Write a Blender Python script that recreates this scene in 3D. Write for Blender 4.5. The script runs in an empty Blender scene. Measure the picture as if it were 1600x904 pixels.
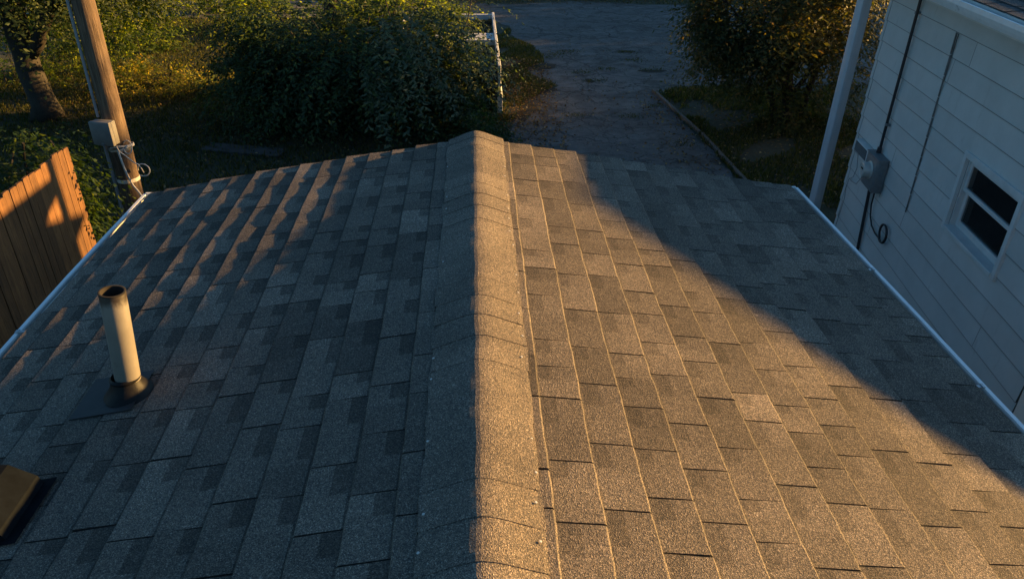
import bpy, bmesh, math, random
import numpy as np
from mathutils import Vector, Matrix
from mathutils.geometry import tessellate_polygon
random.seed(7); rng = np.random.default_rng(11)
R = math.radians
S = bpy.context.scene
C = S.collection

# ------------------------------------------------------------ camera, sky, sun
cam_d = bpy.data.cameras.new('camera'); cam = bpy.data.objects.new('camera', cam_d); C.objects.link(cam)
S.camera = cam
cam_d.sensor_fit = 'HORIZONTAL'; cam_d.sensor_width = 36.0; cam_d.lens = 26.6
cam_d.clip_start = 0.05; cam_d.clip_end = 500
PT, YW, RL = R(30.369), R(2.971), R(-0.7205)
def _cam_axes(x, y, z):                     # camera-frame vector -> world
    c, s = math.cos(RL), math.sin(RL)
    x, y = x*c + y*s, -x*s + y*c
    c, s = math.cos(PT), math.sin(PT)
    fy = z*c + y*s; fz = -z*s + y*c
    c, s = math.cos(YW), math.sin(YW)
    return Vector((x*c + fy*s, -x*s + fy*c, fz))
ax, ay, az = _cam_axes(1, 0, 0), _cam_axes(0, 1, 0), -_cam_axes(0, 0, 1)
M = Matrix((ax, ay, az)).transposed().to_4x4(); M.translation = Vector((0, 0, 4.35))
cam.matrix_world = M

SUN_AZ, SUN_EL = R(74), R(10.8)             # azimuth clockwise from +Y
w = bpy.data.worlds.new('World'); S.world = w; w.use_nodes = True
nt = w.node_tree; bg = nt.nodes['Background']
sky = nt.nodes.new('ShaderNodeTexSky'); sky.sky_type = 'NISHITA'; sky.sun_disc = False
sky.sun_elevation = SUN_EL; sky.sun_rotation = SUN_AZ; sky.air_density = 1.0; sky.ozone_density = 5.0
bg.inputs[1].default_value = 0.061
tint = nt.nodes.new('ShaderNodeMix'); tint.data_type = 'RGBA'; tint.blend_type = 'MULTIPLY'; tint.inputs[0].default_value = 1.0
tint.inputs[7].default_value = (.86, .96, .86, 1)            # evening white balance
nt.links.new(sky.outputs[0], tint.inputs[6]); nt.links.new(tint.outputs[2], bg.inputs[0])
sd = bpy.data.lights.new('sun', 'SUN'); sun = bpy.data.objects.new('sun', sd); C.objects.link(sun)
sd.energy = 5.0; sd.angle = R(0.53); sd.color = (1.0, 0.572, 0.17)
tosun = Vector((math.sin(SUN_AZ)*math.cos(SUN_EL), math.cos(SUN_AZ)*math.cos(SUN_EL), math.sin(SUN_EL)))
sun.rotation_euler = tosun.to_track_quat('Z', 'Y').to_euler()
S.view_settings.view_transform = 'Standard'; S.view_settings.look = 'None'
S.view_settings.gamma = 1.0; S.view_settings.exposure = 1.7; S.view_settings.use_curve_mapping = False
S.render.engine = 'CYCLES'

# ------------------------------------------------------------ helpers
def link(o, parent=None):
    C.objects.link(o)
    if parent is not None: o.parent = parent
    return o
def tag(o, label=None, cat=None, group=None, kind=None):
    if label: o['label'] = label
    if cat: o['category'] = cat
    if group: o['group'] = group
    if kind: o['kind'] = kind
    return o
def empty(name, loc=(0, 0, 0), rz=0, **k):
    o = bpy.data.objects.new(name, None); o.location = loc; o.rotation_euler = (0, 0, rz); o.empty_display_size = .2
    link(o); return tag(o, **k)

class MB:
    """collects faces; build() links ONE mesh object"""
    def __init__(s): s.v = []; s.f = []; s.t = []
    def quad(s, a, b, c, d, tone=1.0):
        n = len(s.v); s.v += [tuple(a), tuple(b), tuple(c), tuple(d)]; s.f.append((n, n+1, n+2, n+3)); s.t.append(tone)
    def poly(s, pts, tone=1.0):
        n = len(s.v); s.v += [tuple(p) for p in pts]; s.f.append(tuple(range(n, n+len(pts)))); s.t.append(tone)
    def box(s, x0, x1, y0, y1, z0, z1, tone=1.0, bev=0.0):
        if bev > 0:
            bm = bmesh.new(); bmesh.ops.create_cube(bm, size=1)
            bmesh.ops.scale(bm, vec=(x1-x0, y1-y0, z1-z0), verts=bm.verts)
            bmesh.ops.translate(bm, vec=((x0+x1)/2, (y0+y1)/2, (z0+z1)/2), verts=bm.verts)
            bmesh.ops.bevel(bm, geom=bm.edges[:], offset=bev, segments=2, profile=.5, affect='EDGES')
            n = len(s.v); bm.verts.index_update(); s.v += [tuple(v.co) for v in bm.verts]
            for f in bm.faces: s.f.append(tuple(n+v.index for v in f.verts)); s.t.append(tone)
            bm.free(); return
        p = [(x0,y0,z0),(x1,y0,z0),(x1,y1,z0),(x0,y1,z0),(x0,y0,z1),(x1,y0,z1),(x1,y1,z1),(x0,y1,z1)]
        n = len(s.v); s.v += p
        for f in ((3,2,1,0),(4,5,6,7),(0,1,5,4),(1,2,6,5),(2,3,7,6),(3,0,4,7)):
            s.f.append(tuple(n+i for i in f)); s.t.append(tone)
    def tube(s, pts, rad, seg=10, caps=True, jit=0.0, tone=1.0):
        pts = [Vector(p) for p in pts]; n0 = len(s.v); m = len(pts)
        if not hasattr(rad, '__len__'): rad = [rad]*m
        up = None
        for i, p in enumerate(pts):
            d = (pts[min(i+1, m-1)] - pts[max(i-1, 0)]).normalized()
            if up is None:
                up = Vector((0, 0, 1)) if abs(d.z) < .9 else Vector((1, 0, 0))
            a = (up - d*up.dot(d)).normalized(); b = d.cross(a); up = a
            for k in range(seg):
                t = 2*math.pi*k/seg; r = rad[i]*(1 + jit*(random.random()-.5))
                s.v.append(tuple(p + a*math.cos(t)*r + b*math.sin(t)*r))
        for i in range(m-1):
            for k in range(seg):
                a0 = n0+i*seg+k; a1 = n0+i*seg+(k+1) % seg
                s.f.append((a0, a1, a1+seg, a0+seg)); s.t.append(tone)
        if caps:
            s.f.append(tuple(n0+k for k in reversed(range(seg)))); s.t.append(tone)
            s.f.append(tuple(n0+(m-1)*seg+k for k in range(seg))); s.t.append(tone)
    def build(s, name, mat, parent=None, smooth=False, loc=None, merge=False, **k):
        me = bpy.data.meshes.new(name); me.from_pydata(s.v, [], s.f)
        at = me.attributes.new('tone', 'FLOAT', 'FACE'); at.data.foreach_set('value', np.array(s.t, dtype=np.float32))
        me.materials.append(mat)
        if merge:
            bm = bmesh.new(); bm.from_mesh(me); bmesh.ops.remove_doubles(bm, verts=bm.verts, dist=1e-5); bm.to_mesh(me); bm.free()
        if smooth:
            me.polygons.foreach_set('use_smooth', [True]*len(me.polygons))
            if smooth != 'all': me.set_sharp_from_angle(angle=R(35))
        me.update()
        o = bpy.data.objects.new(name, me); link(o, parent)
        if loc is not None: o.location = loc
        return tag(o, **k)

def lathe(mb, base, axis, prof, seg=24, tone=1.0):
    """prof: list of (distance along axis, radius)"""
    base = Vector(base); d = Vector(axis).normalized()
    up = Vector((0, 0, 1)) if abs(d.z) < .9 else Vector((1, 0, 0))
    a = (up - d*up.dot(d)).normalized(); b = d.cross(a); n0 = len(mb.v)
    for h, r in prof:
        for k in range(seg):
            t = 2*math.pi*k/seg; mb.v.append(tuple(base + d*h + (a*math.cos(t)+b*math.sin(t))*r))
    for i in range(len(prof)-1):
        for k in range(seg):
            a0 = n0+i*seg+k; a1 = n0+i*seg+(k+1) % seg
            mb.f.append((a0, a1, a1+seg, a0+seg)); mb.t.append(tone)

# ------------------------------------------------------------ materials
def mat(name):
    m = bpy.data.materials.new(name); m.use_nodes = True; nt = m.node_tree
    return m, nt, nt.nodes['Principled BSDF']
def N(nt, t, **kw):
    n = nt.nodes.new(t)
    for k, v in kw.items(): setattr(n, k, v)
    return n
def noise(nt, scale, detail=4, rough=.6, coords='Object', vec=None, mapscale=None, dist=0.0):
    n = N(nt, 'ShaderNodeTexNoise'); n.inputs['Scale'].default_value = scale
    n.inputs['Detail'].default_value = detail; n.inputs['Roughness'].default_value = rough; n.inputs['Distortion'].default_value = dist
    if vec is None:
        tc = N(nt, 'ShaderNodeTexCoord'); vec = tc.outputs[coords]
    if mapscale:
        mp = N(nt, 'ShaderNodeMapping'); mp.inputs['Scale'].default_value = mapscale
        nt.links.new(vec, mp.inputs['Vector']); vec = mp.outputs[0]
    nt.links.new(vec, n.inputs['Vector']); return n
def ramp(nt, fac, stops):
    r = N(nt, 'ShaderNodeValToRGB'); e = r.color_ramp.elements
    while len(e) < len(stops): e.new(.5)
    for i, (p, c) in enumerate(stops):
        e[i].position = p; e[i].color = (c[0], c[1], c[2], 1) if hasattr(c, '__len__') else (c, c, c, 1)
    nt.links.new(fac, r.inputs[0]); return r
def mixc(nt, a, b, fac, mode='MIX'):
    m = N(nt, 'ShaderNodeMix', data_type='RGBA', blend_type=mode)
    for sock, v in ((m.inputs[0], fac), (m.inputs[6], a), (m.inputs[7], b)):
        if isinstance(v, (int, float)): sock.default_value = v
        elif isinstance(v, tuple): sock.default_value = (*v, 1)
        else: nt.links.new(v, sock)
    return m.outputs[2]
def bump(nt, h, p, strength=.5, dist=.01, prev=None):
    b = N(nt, 'ShaderNodeBump'); b.inputs['Strength'].default_value = strength; b.inputs['Distance'].default_value = dist
    nt.links.new(h, b.inputs['Height'])
    if prev is not None: nt.links.new(prev, b.inputs['Normal'])
    if p is not None: nt.links.new(b.outputs[0], p.inputs['Normal'])
    return b.outputs[0]
def tone_node(nt):
    a = N(nt, 'ShaderNodeAttribute'); a.attribute_name = 'tone'; return a.outputs['Fac']

def simple(name, col, rough=.6, metal=0.0, var=.15, vscale=6.0, bumps=.0, bscale=60, dirt=None, mapscale=None):
    m, nt, p = mat(name)
    n = noise(nt, vscale, 5, .65, mapscale=mapscale)
    dark = tuple(c*(1-var) for c in col); lite = tuple(min(1, c*(1+var)) for c in col)
    r = ramp(nt, n.outputs[0], [(.3, dark), (.7, lite)]); c = r.outputs[0]
    if dirt:
        n2 = noise(nt, dirt[1], 6, .7, mapscale=mapscale); r2 = ramp(nt, n2.outputs[0], [(dirt[2], 0.0), (dirt[2]+.15, 1.0)])
        c = mixc(nt, c, dirt[0], r2.outputs[0])
    c = mixc(nt, c, c, 0.0); nt.links.new(c, p.inputs['Base Color'])
    p.inputs['Roughness'].default_value = rough; p.inputs['Metallic'].default_value = metal
    if bumps > 0:
        nb = noise(nt, bscale, 3, .6, mapscale=mapscale); bump(nt, nb.outputs[0], p, bumps, .004)
    return m

def shingle_mat(name, base=(.152, .132, .112)):
    m, nt, p = mat(name)
    t = tone_node(nt)
    tc = N(nt, 'ShaderNodeTexCoord')
    g = noise(nt, 340, 2, .8, vec=tc.outputs['Object'])          # mineral granules
    g2 = N(nt, 'ShaderNodeTexVoronoi'); g2.inputs['Scale'].default_value = 300; nt.links.new(tc.outputs['Object'], g2.inputs['Vector'])
    big = noise(nt, 2.2, 4, .6, vec=tc.outputs['Object'])
    r1 = ramp(nt, g.outputs[0], [(.33, .35), (.5, .95), (.68, 1.75)])
    sep = N(nt, 'ShaderNodeSeparateColor'); nt.links.new(g2.outputs['Color'], sep.inputs[0])
    rg = ramp(nt, sep.outputs[0], [(0, (.40, .42, .46)), (.45, (.85, .83, .78)), (.8, (1.25, 1.12, .98)), (1, (2.0, 1.9, 1.75))])
    rb = ramp(nt, big.outputs[0], [(.3, .80), (.7, 1.18)])
    c = mixc(nt, base, r1.outputs[0], 1.0, 'MULTIPLY')
    c = mixc(nt, c, rg.outputs[0], 1.0, 'MULTIPLY')
    c = mixc(nt, c, rb.outputs[0], 1.0, 'MULTIPLY')
    tt = N(nt, 'ShaderNodeCombineXYZ')
    for i in range(3): nt.links.new(t, tt.inputs[i])
    c = mixc(nt, c, tt.outputs[0], 1.0, 'MULTIPLY')
    nt.links.new(c, p.inputs['Base Color'])
    p.inputs['Roughness'].default_value = .85; p.inputs['Specular IOR Level'].default_value = .35
    b = bump(nt, g2.outputs['Distance'], None, .55, .0035)
    b2 = noise(nt, 38, 3, .6, vec=tc.outputs['Object'])
    bump(nt, b2.outputs[0], p, .25, .006, prev=b)
    return m

M_shingle = shingle_mat('asphalt_shingle')
M_shingle2 = shingle_mat('asphalt_shingle_neighbour', (.10, .105, .115))
M_gutter = simple('white_aluminium', (.86, .86, .84), .35, 0, .06, 14, .05, 40, dirt=((.28, .27, .25), 9, .62))
M_strap = simple('bare_aluminium', (.5, .5, .5), .35, .9, .1)
M_nail = simple('nail_metal', (.62, .60, .56), .4, 0.3, .1)
M_pvc = simple('pipe_plastic', (.215, .192, .16), .45, 0, .12, 8, .1, 120, dirt=((.15, .12, .09), 14, .60))
def soot_top(m, z0):
    nt = m.node_tree; p = nt.nodes['Principled BSDF']; src = p.inputs['Base Color'].links[0].from_socket
    tc = N(nt, 'ShaderNodeTexCoord'); sp = N(nt, 'ShaderNodeSeparateXYZ'); nt.links.new(tc.outputs['Object'], sp.inputs[0])
    n = noise(nt, 22, 5, .7, vec=tc.outputs['Object'], mapscale=(1, 1, .4))
    a = N(nt, 'ShaderNodeMath', operation='MULTIPLY_ADD'); nt.links.new(n.outputs[0], a.inputs[0]); a.inputs[1].default_value = .09; nt.links.new(sp.outputs[2], a.inputs[2])
    mr = N(nt, 'ShaderNodeMapRange', interpolation_type='SMOOTHSTEP'); nt.links.new(a.outputs[0], mr.inputs[0])
    mr.inputs[1].default_value = z0; mr.inputs[2].default_value = z0+.035
    nt.links.new(mixc(nt, src, (.035, .026, .02), mr.outputs[0]), p.inputs['Base Color'])
soot_top(M_pvc, 2.975)
M_soot = simple('pipe_inside', (.03, .027, .025), .9)
M_boot = simple('rubber_boot', (.011, .010, .010), .5, 0, .3, 20, .3, 50)
M_hood = simple('painted_hood', (.005, .007, .010), .6, .0, .35, 18, .1, 60, dirt=((.012, .012, .013), 11, .60))
M_black = simple('black_void', (.008, .008, .008), .9)
M_cable = simple('black_cable', (.012, .012, .014), .45)
M_conduitblk = simple('dark_conduit', (.02, .02, .024), .4, .0, .3, 20)
M_greymetal = simple('grey_meter_metal', (.19, .20, .205), .5, .2, .12, 18, .1, 60, dirt=((.12, .11, .10), 12, .6))
M_dial = simple('meter_rim', (.58, .57, .53), .35, .3, .1, 10)
M_boxpl = simple('junction_box_paint', (.20, .19, .175), .55, 0, .15, 12, .1, 50, dirt=((.10, .075, .055), 26, .62))
M_greypvc = simple('grey_conduit', (.27, .28, .30), .5, 0, .1, 10)
M_whitecable = simple('white_cable', (.62, .58, .52), .5, 0, .15, 18)
M_post = simple('white_metal_post', (.50, .52, .55), .38, 0, .08, 7, .04, 60, dirt=((.27, .26, .25), 5, .66), mapscale=(4, 4, .6))
for _m, _sp in ((M_hood, .08), (M_boot, .18)): _m.node_tree.nodes['Principled BSDF'].inputs['Specular IOR Level'].default_value = _sp
M_hood.node_tree.nodes['Principled BSDF'].inputs['Roughness'].default_value = .8
M_concrete = simple('old_concrete', (.062, .058, .055), .9, 0, .25, 5, .5, 40)
M_trimwhite = simple('weathered_white_trim', (.60, .60, .58), .55, 0, .12, 5, .2, 90, dirt=((.13, .115, .10), 16, .66))
M_joint = simple('joint_strip', (.11, .11, .11), .6, 0, .35, 12)
M_innerwood = simple('dark_interior', (.09, .07, .055), .9, 0, .3, 5)

def siding_mat():
    m, nt, p = mat('white_lap_siding')
    n = noise(nt, 1.7, 5, .65); n2 = noise(nt, 9, 6, .7, mapscale=(1.0, 1.0, .25))
    n3 = noise(nt, 300, 2, .5)
    c = ramp(nt, n.outputs[0], [(.3, (.50, .495, .47)), (.7, (.60, .595, .57))]).outputs[0]
    d = ramp(nt, n2.outputs[0], [(.60, 0.0), (.78, .45)])
    c = mixc(nt, c, (.24, .215, .185), d.outputs[0])
    t = tone_node(nt); tt = N(nt, 'ShaderNodeCombineXYZ')
    for i in range(3): nt.links.new(t, tt.inputs[i])
    c = mixc(nt, c, tt.outputs[0], 1.0, 'MULTIPLY')
    nt.links.new(c, p.inputs['Base Color']); p.inputs['Roughness'].default_value = .6
    bump(nt, n3.outputs[0], p, .12, .002)
    return m
M_siding = siding_mat()

def wood_mat(name, c0, c1, c2, sc=1.0, axis='Z', rough=.8):
    m, nt, p = mat(name)
    ms = {'Z': (9, 9, .5), 'Y': (9, .5, 9), 'X': (.5, 9, 9)}[axis]
    n = noise(nt, 3.2*sc, 7, .7, mapscale=ms, dist=1.2)
    n2 = noise(nt, 1.3*sc, 4, .6)
    n3 = noise(nt, 14*sc, 4, .7, mapscale=ms)
    c = ramp(nt, n.outputs[0], [(.30, c0), (.5, c1), (.72, c2)]).outputs[0]
    r2 = ramp(nt, n2.outputs[0], [(.3, .72), (.7, 1.2)])
    c = mixc(nt, c, r2.outputs[0], 1.0, 'MULTIPLY')
    r3 = ramp(nt, n3.outputs[0], [(.34, .35), (.44, 1.0)])
    c = mixc(nt, c, r3.outputs[0], 1.0, 'MULTIPLY')
    t = tone_node(nt); tt = N(nt, 'ShaderNodeCombineXYZ')
    for i in range(3): nt.links.new(t, tt.inputs[i])
    c = mixc(nt, c, tt.outputs[0], 1.0, 'MULTIPLY')
    nt.links.new(c, p.inputs['Base Color']); p.inputs['Roughness'].default_value = rough
    b = bump(nt, n3.outputs[0], None, .5, .01); bump(nt, n.outputs[0], p, .4, .012, prev=b)
    return m
M_pole = wood_mat('pole_timber', (.05, .030, .018), (.13, .082, .05), (.25, .175, .115), 1.0)
M_fence = wood_mat('cedar_boards', (.085, .038, .014), (.18, .08, .026), (.27, .13, .045), 1.3)
M_edging = wood_mat('weathered_timber', (.06, .05, .042), (.12, .105, .09), (.19, .17, .15), 1.2, 'Y')
M_bark = wood_mat('bark', (.014, .011, .009), (.030, .024, .019), (.055, .044, .034), 2.0)
M_binwood = wood_mat('flaking_white_boards', (.30, .29, .27), (.62, .63, .63), (.76, .78, .79), .8, 'Y', .6)

def leaf_mat(name, stops, trans=.4, rough=.55):
    m, nt, p = mat(name)
    g = N(nt, 'ShaderNodeNewGeometry')
    c = ramp(nt, g.outputs['Random Per Island'], stops).outputs[0]
    nt.links.new(c, p.inputs['Base Color']); p.inputs['Roughness'].default_value = rough
    p.inputs['Specular IOR Level'].default_value = .22
    tr = N(nt, 'ShaderNodeBsdfTranslucent')
    c2 = mixc(nt, c, (1.0, .84, .18), 1.0, 'MULTIPLY')
    h = N(nt, 'ShaderNodeHueSaturation'); h.inputs['Value'].default_value = 5.2; nt.links.new(c2, h.inputs['Color'])
    nt.links.new(h.outputs[0], tr.inputs[0])
    mx = N(nt, 'ShaderNodeMixShader'); mx.inputs[0].default_value = trans
    nt.links.new(p.outputs[0], mx.inputs[1]); nt.links.new(tr.outputs[0], mx.inputs[2])
    nt.links.new(mx.outputs[0], nt.nodes['Material Output'].inputs[0])
    return m
L_bush = leaf_mat('bush_leaves', [(0, (.014, .030, .014)), (.5, (.026, .050, .022)), (.85, (.042, .074, .028)), (1, (.08, .11, .035))], .24)
L_oldshade = leaf_mat('shaded_old_tree_leaves', [(0, (.014, .026, .010)), (.6, (.028, .046, .014)), (1, (.07, .09, .02))], .28)  # leaf colour darkened to stand for shade on the old tree
L_pale = leaf_mat('pale_highlight_leaves', [(0, (.05, .075, .05)), (.6, (.085, .115, .075)), (1, (.13, .16, .09))], .2)
L_tree = leaf_mat('tree_leaves', [(0, (.035, .06, .014)), (.6, (.065, .10, .022)), (1, (.12, .14, .03))], .5)
L_autumn = leaf_mat('autumn_tree_leaves', [(0, (.026, .036, .014)), (.55, (.045, .054, .018)), (.85, (.070, .072, .025)), (1, (.11, .075, .03))], .28)
L_vine = leaf_mat('vine_leaves', [(0, (.012, .028, .010)), (.7, (.024, .05, .016)), (1, (.06, .085, .025))], .25)
L_grass = leaf_mat('grass_blades', [(0, (.020, .026, .010)), (.6, (.034, .044, .016)), (1, (.085, .08, .035))], .3, .7)
L_moss = leaf_mat('verge_grass', [(0, (.025, .036, .012)), (.6, (.045, .060, .018)), (1, (.09, .09, .03))], .2, .6)
L_dead = leaf_mat('dead_leaves', [(0, (.05, .03, .018)), (.5, (.12, .075, .035)), (.85, (.20, .14, .06)), (1, (.32, .26, .15))], .15, .7)
L_sungold = leaf_mat('sun_gold_plants', [(0, (.06, .085, .02)), (.5, (.11, .13, .03)), (1, (.22, .17, .05))], .42, .55)  # golden colour raised to stand for sun on this patch

def ground_mat():
    m, nt, p = mat('yard_soil')
    n = noise(nt, .9, 6, .65); n2 = noise(nt, 16, 5, .75); n3 = noise(nt, 70, 3, .7)
    c = ramp(nt, n.outputs[0], [(.35, (.04, .048, .022)), (.55, (.06, .058, .034)), (.7, (.085, .07, .05))]).outputs[0]
    c = mixc(nt, c, ramp(nt, n2.outputs[0], [(.3, .45), (.7, 1.6)]).outputs[0], 1.0, 'MULTIPLY')
    nt.links.new(c, p.inputs['Base Color']); p.inputs['Roughness'].default_value = .95
    bump(nt, n3.outputs[0], p, .3, .01)
    return m
def asphalt_mat():
    m, nt, p = mat('cracked_asphalt')
    tc = N(nt, 'ShaderNodeTexCoord'); v = tc.outputs['Object']
    big = noise(nt, .35, 5, .6, vec=v); mid = noise(nt, 2.5, 6, .7, vec=v); fine = noise(nt, 60, 3, .8, vec=v)
    st = noise(nt, 1.1, 5, .6, vec=v, mapscale=(.25, 1.6, 1))
    c = ramp(nt, big.outputs[0], [(.3, (.082, .076, .070)), (.7, (.134, .126, .118))]).outputs[0]
    c = mixc(nt, c, ramp(nt, mid.outputs[0], [(.3, .58), (.7, 1.4)]).outputs[0], 1.0, 'MULTIPLY')
    c = mixc(nt, c, ramp(nt, st.outputs[0], [(.35, .78), (.65, 1.15)]).outputs[0], 1.0, 'MULTIPLY')
    c = mixc(nt, c, ramp(nt, fine.outputs[0], [(.25, .5), (.75, 1.6)]).outputs[0], 1.0, 'MULTIPLY')
    # crack network: warped voronoi edges, broken up by noise
    wv = noise(nt, 1.4, 4, .6, vec=v)
    sub = N(nt, 'ShaderNodeVectorMath', operation='MULTIPLY_ADD'); nt.links.new(wv.outputs['Color'], sub.inputs[0])
    sub.inputs[1].default_value = (.9, .9, .9); nt.links.new(v, sub.inputs[2])
    crk = None
    for sc, wd in ((.75, .022), (2.6, .030)):
        vo = N(nt, 'ShaderNodeTexVoronoi', feature='DISTANCE_TO_EDGE'); vo.inputs['Scale'].default_value = sc
        nt.links.new(sub.outputs[0], vo.inputs['Vector'])
        r = ramp(nt, vo.outputs['Distance'], [(0, 1.0), (wd, 0.0)])
        br = noise(nt, .55 if sc < 1 else .9, 3, .6, vec=v); rb = ramp(nt, br.outputs[0], [(.38, 0.0), (.52, 1.0)])
        mm = N(nt, 'ShaderNodeMath', operation='MULTIPLY'); nt.links.new(r.outputs[0], mm.inputs[0]); nt.links.new(rb.outputs[0], mm.inputs[1])
        if crk is None: crk = mm.outputs[0]
        else:
            a = N(nt, 'ShaderNodeMath', operation='MAXIMUM'); nt.links.new(crk, a.inputs[0]); nt.links.new(mm.outputs[0], a.inputs[1]); crk = a.outputs[0]
    k = N(nt, 'ShaderNodeMath', operation='MULTIPLY'); nt.links.new(crk, k.inputs[0]); k.inputs[1].default_value = .8
    c = mixc(nt, c, (.016, .015, .013), k.outputs[0])
    # silt and leaf mould patches with a shape of their own
    sl = noise(nt, .8, 5, .7, vec=v, dist=.6); rs = ramp(nt, sl.outputs[0], [(.54, 0.0), (.62, .75)])
    c = mixc(nt, c, (.040, .033, .022), rs.outputs[0])
    nt.links.new(c, p.inputs['Base Color']); p.inputs['Roughness'].default_value = .8
    b = bump(nt, fine.outputs[0], None, .5, .008); b = bump(nt, mid.outputs[0], None, .5, .05, prev=b)
    inv = N(nt, 'ShaderNodeMath', operation='SUBTRACT'); inv.inputs[0].default_value = 1; nt.links.new(crk, inv.inputs[1])
    bump(nt, inv.outputs[0], p, .8, .03, prev=b)
    return m
M_ground = ground_mat(); M_asphalt = asphalt_mat()
def glass_mat():
    m, nt, p = mat('window_glass')
    p.inputs['Base Color'].default_value = (.02, .022, .022, 1); p.inputs['Roughness'].default_value = .06
    p.inputs['Specular IOR Level'].default_value = .5
    tr = N(nt, 'ShaderNodeBsdfTransparent'); tr.inputs[0].default_value = (.75, .75, .73, 1)
    mx = N(nt, 'ShaderNodeMixShader'); mx.inputs[0].default_value = .45
    nt.links.new(p.outputs[0], mx.inputs[1]); nt.links.new(tr.outputs[0], mx.inputs[2])
    nt.links.new(mx.outputs[0], nt.nodes['Material Output'].inputs[0])
    return m
M_glass = glass_mat()

# ------------------------------------------------------------ setting: ground, road, driveway
def hnoise(x, y, s=1.0, seed=0.0):
    return (math.sin(x*1.3*s+seed)+math.sin(y*1.7*s+seed*2.1)+math.sin((x+y)*.9*s+1.3+seed)+math.sin((x-y)*2.3*s+.7*seed))/4
def sheet(name, outline, z, m, kind='structure', rough=0.0, crown=0.0):
    """flat sheet with an irregular outline, subdivided edge"""
    pts = []
    n = len(outline)
    for i in range(n):
        a = Vector(outline[i]); b = Vector(outline[(i+1) % n]); L = (b-a).length; k = max(1, int(L/.18)) if rough > 0 else 1
        for j in range(k):
            p = a + (b-a)*(j/k)
            if rough > 0: p += Vector((hnoise(p.x*3, p.y*3, 1.3, 2)*rough, hnoise(p.x*3, p.y*3, 2.1, 5)*rough))
            pts.append((p.x, p.y, z))
    tris = tessellate_polygon([[Vector(p) for p in pts]])
    tris = [t if (Vector(pts[t[1]])-Vector(pts[t[0]])).cross(Vector(pts[t[2]])-Vector(pts[t[0]])).z > 0 else t[::-1] for t in tris]
    me = bpy.data.meshes.new(name); me.from_pydata(pts, [], [tuple(t) for t in tris]); me.update(); me.materials.append(m)
    o = bpy.data.objects.new(name, me); link(o); return tag(o, kind=kind)
sheet('ground', [(-150, -60), (150, -60), (150, 250), (-150, 250)], 0.0, M_ground)
drive_poly = [(.35, 4.6), (3.75, 4.6), (3.90, 8.0), (3.98, 10.0), (3.92, 11.9), (3.78, 13.5), (3.72, 15.35), (4.2, 15.6), (5.1, 15.75), (8.0, 15.9), (12, 16.1), (40, 16.4),
              (40, 26.2), (12, 25.6), (8, 25.2), (5.4, 25.3), (3.5, 25.9), (1.4, 25.3), (-2, 25.6), (-8, 25.9), (-40, 26),
              (-40, 23.2), (-6, 22.9), (.2, 23.2), (.95, 21.9), (1.0, 20.4), (1.42, 19.6), (1.62, 18.6), (1.6, 17.8), (1.15, 17.2), (1.25, 16.6), (1.75, 15.9), (1.30, 15.2), (.90, 14.6), (.72, 13.6), (.50, 12.2), (.40, 9)]
sheet('driveway', drive_poly, 0.006, M_asphalt, rough=.10)
def inside_drive(x, y):
    c = False; n = len(drive_poly); j = n-1
    for i in range(n):
        xi, yi = drive_poly[i]; xj, yj = drive_poly[j]
        if (yi > y) != (yj > y) and x < (xj-xi)*(y-yi)/(yj-yi)+xi: c = not c
        j = i
    return c
# pot holes patched with soil and grass
M_patch = simple('soil_and_trough_shade', (.022, .020, .013), .95, 0, .4, 12, .6, 60)
for i, (px, py, a, b) in enumerate([(3.99, 17.0, .30, .17), (3.72, 18.9, .20, .14), (2.45, 16.2, .10, .14)]):
    pts = [(px+a*math.cos(t)*(1+.25*math.sin(3*t+i)), py+b*math.sin(t)*(1+.3*math.cos(2*t+i))) for t in np.linspace(0, 2*math.pi, 22)[:-1]]
    sheet('pothole', pts, .010, M_patch)

for (px, py, a, b) in ((.95, 15.55, .62, .50), (.75, 14.2, .35, .8), (1.35, 17.5, .45, .4)):
    pts = [(px+a*math.cos(t)*(1+.22*math.sin(3*t+px)+.12*math.sin(7*t+py)), py+b*math.sin(t)*(1+.2*math.cos(2*t+px)+.1*math.sin(9*t))) for t in np.linspace(0, 2*math.pi, 40)[:-1]]
    sheet('silt_patch', pts, .014, M_patch)

# ------------------------------------------------------------ leaves and foliage
def leaf_object(name, P, D, Nn, L, W, material, parent=None, fold=.12, **k):
    """P base points, D direction, Nn leaf normal, L length, W width -> folded 4-corner leaves"""
    D = D/np.maximum(np.linalg.norm(D, axis=1, keepdims=True), 1e-6)
    Sd = np.cross(D, Nn); Sd /= np.maximum(np.linalg.norm(Sd, axis=1, keepdims=True), 1e-6)
    U = np.cross(Sd, D)
    L = L[:, None]; W = W[:, None]; n = len(P)
    mid = P + D*L*.45
    v = np.empty((n, 4, 3)); v[:, 0] = P; v[:, 1] = mid + Sd*W*.5 + U*W*fold; v[:, 2] = P + D*L - U*L*.12; v[:, 3] = mid - Sd*W*.5 + U*W*fold
    me = bpy.data.meshes.new(name); me.vertices.add(n*4); me.vertices.foreach_set('co', v.reshape(-1).astype(np.float32))
    me.loops.add(n*6); me.polygons.add(n*2)
    base = (np.arange(n)*4)[:, None]
    idx = np.concatenate([base+np.array([[0, 1, 2]]), base+np.array([[0, 2, 3]])], axis=1).reshape(-1)
    me.loops.foreach_set('vertex_index', idx.astype(np.int32))
    me.polygons.foreach_set('loop_start', np.arange(0, n*6, 3, dtype=np.int32))
    me.update(calc_edges=True); me.validate(); me.materials.append(material)
    o = bpy.data.objects.new(name, me); link(o, parent); return tag(o, **k)
def rand_dirs(n):
    v = rng.normal(size=(n, 3)); return v/np.linalg.norm(v, axis=1, keepdims=True)
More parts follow.
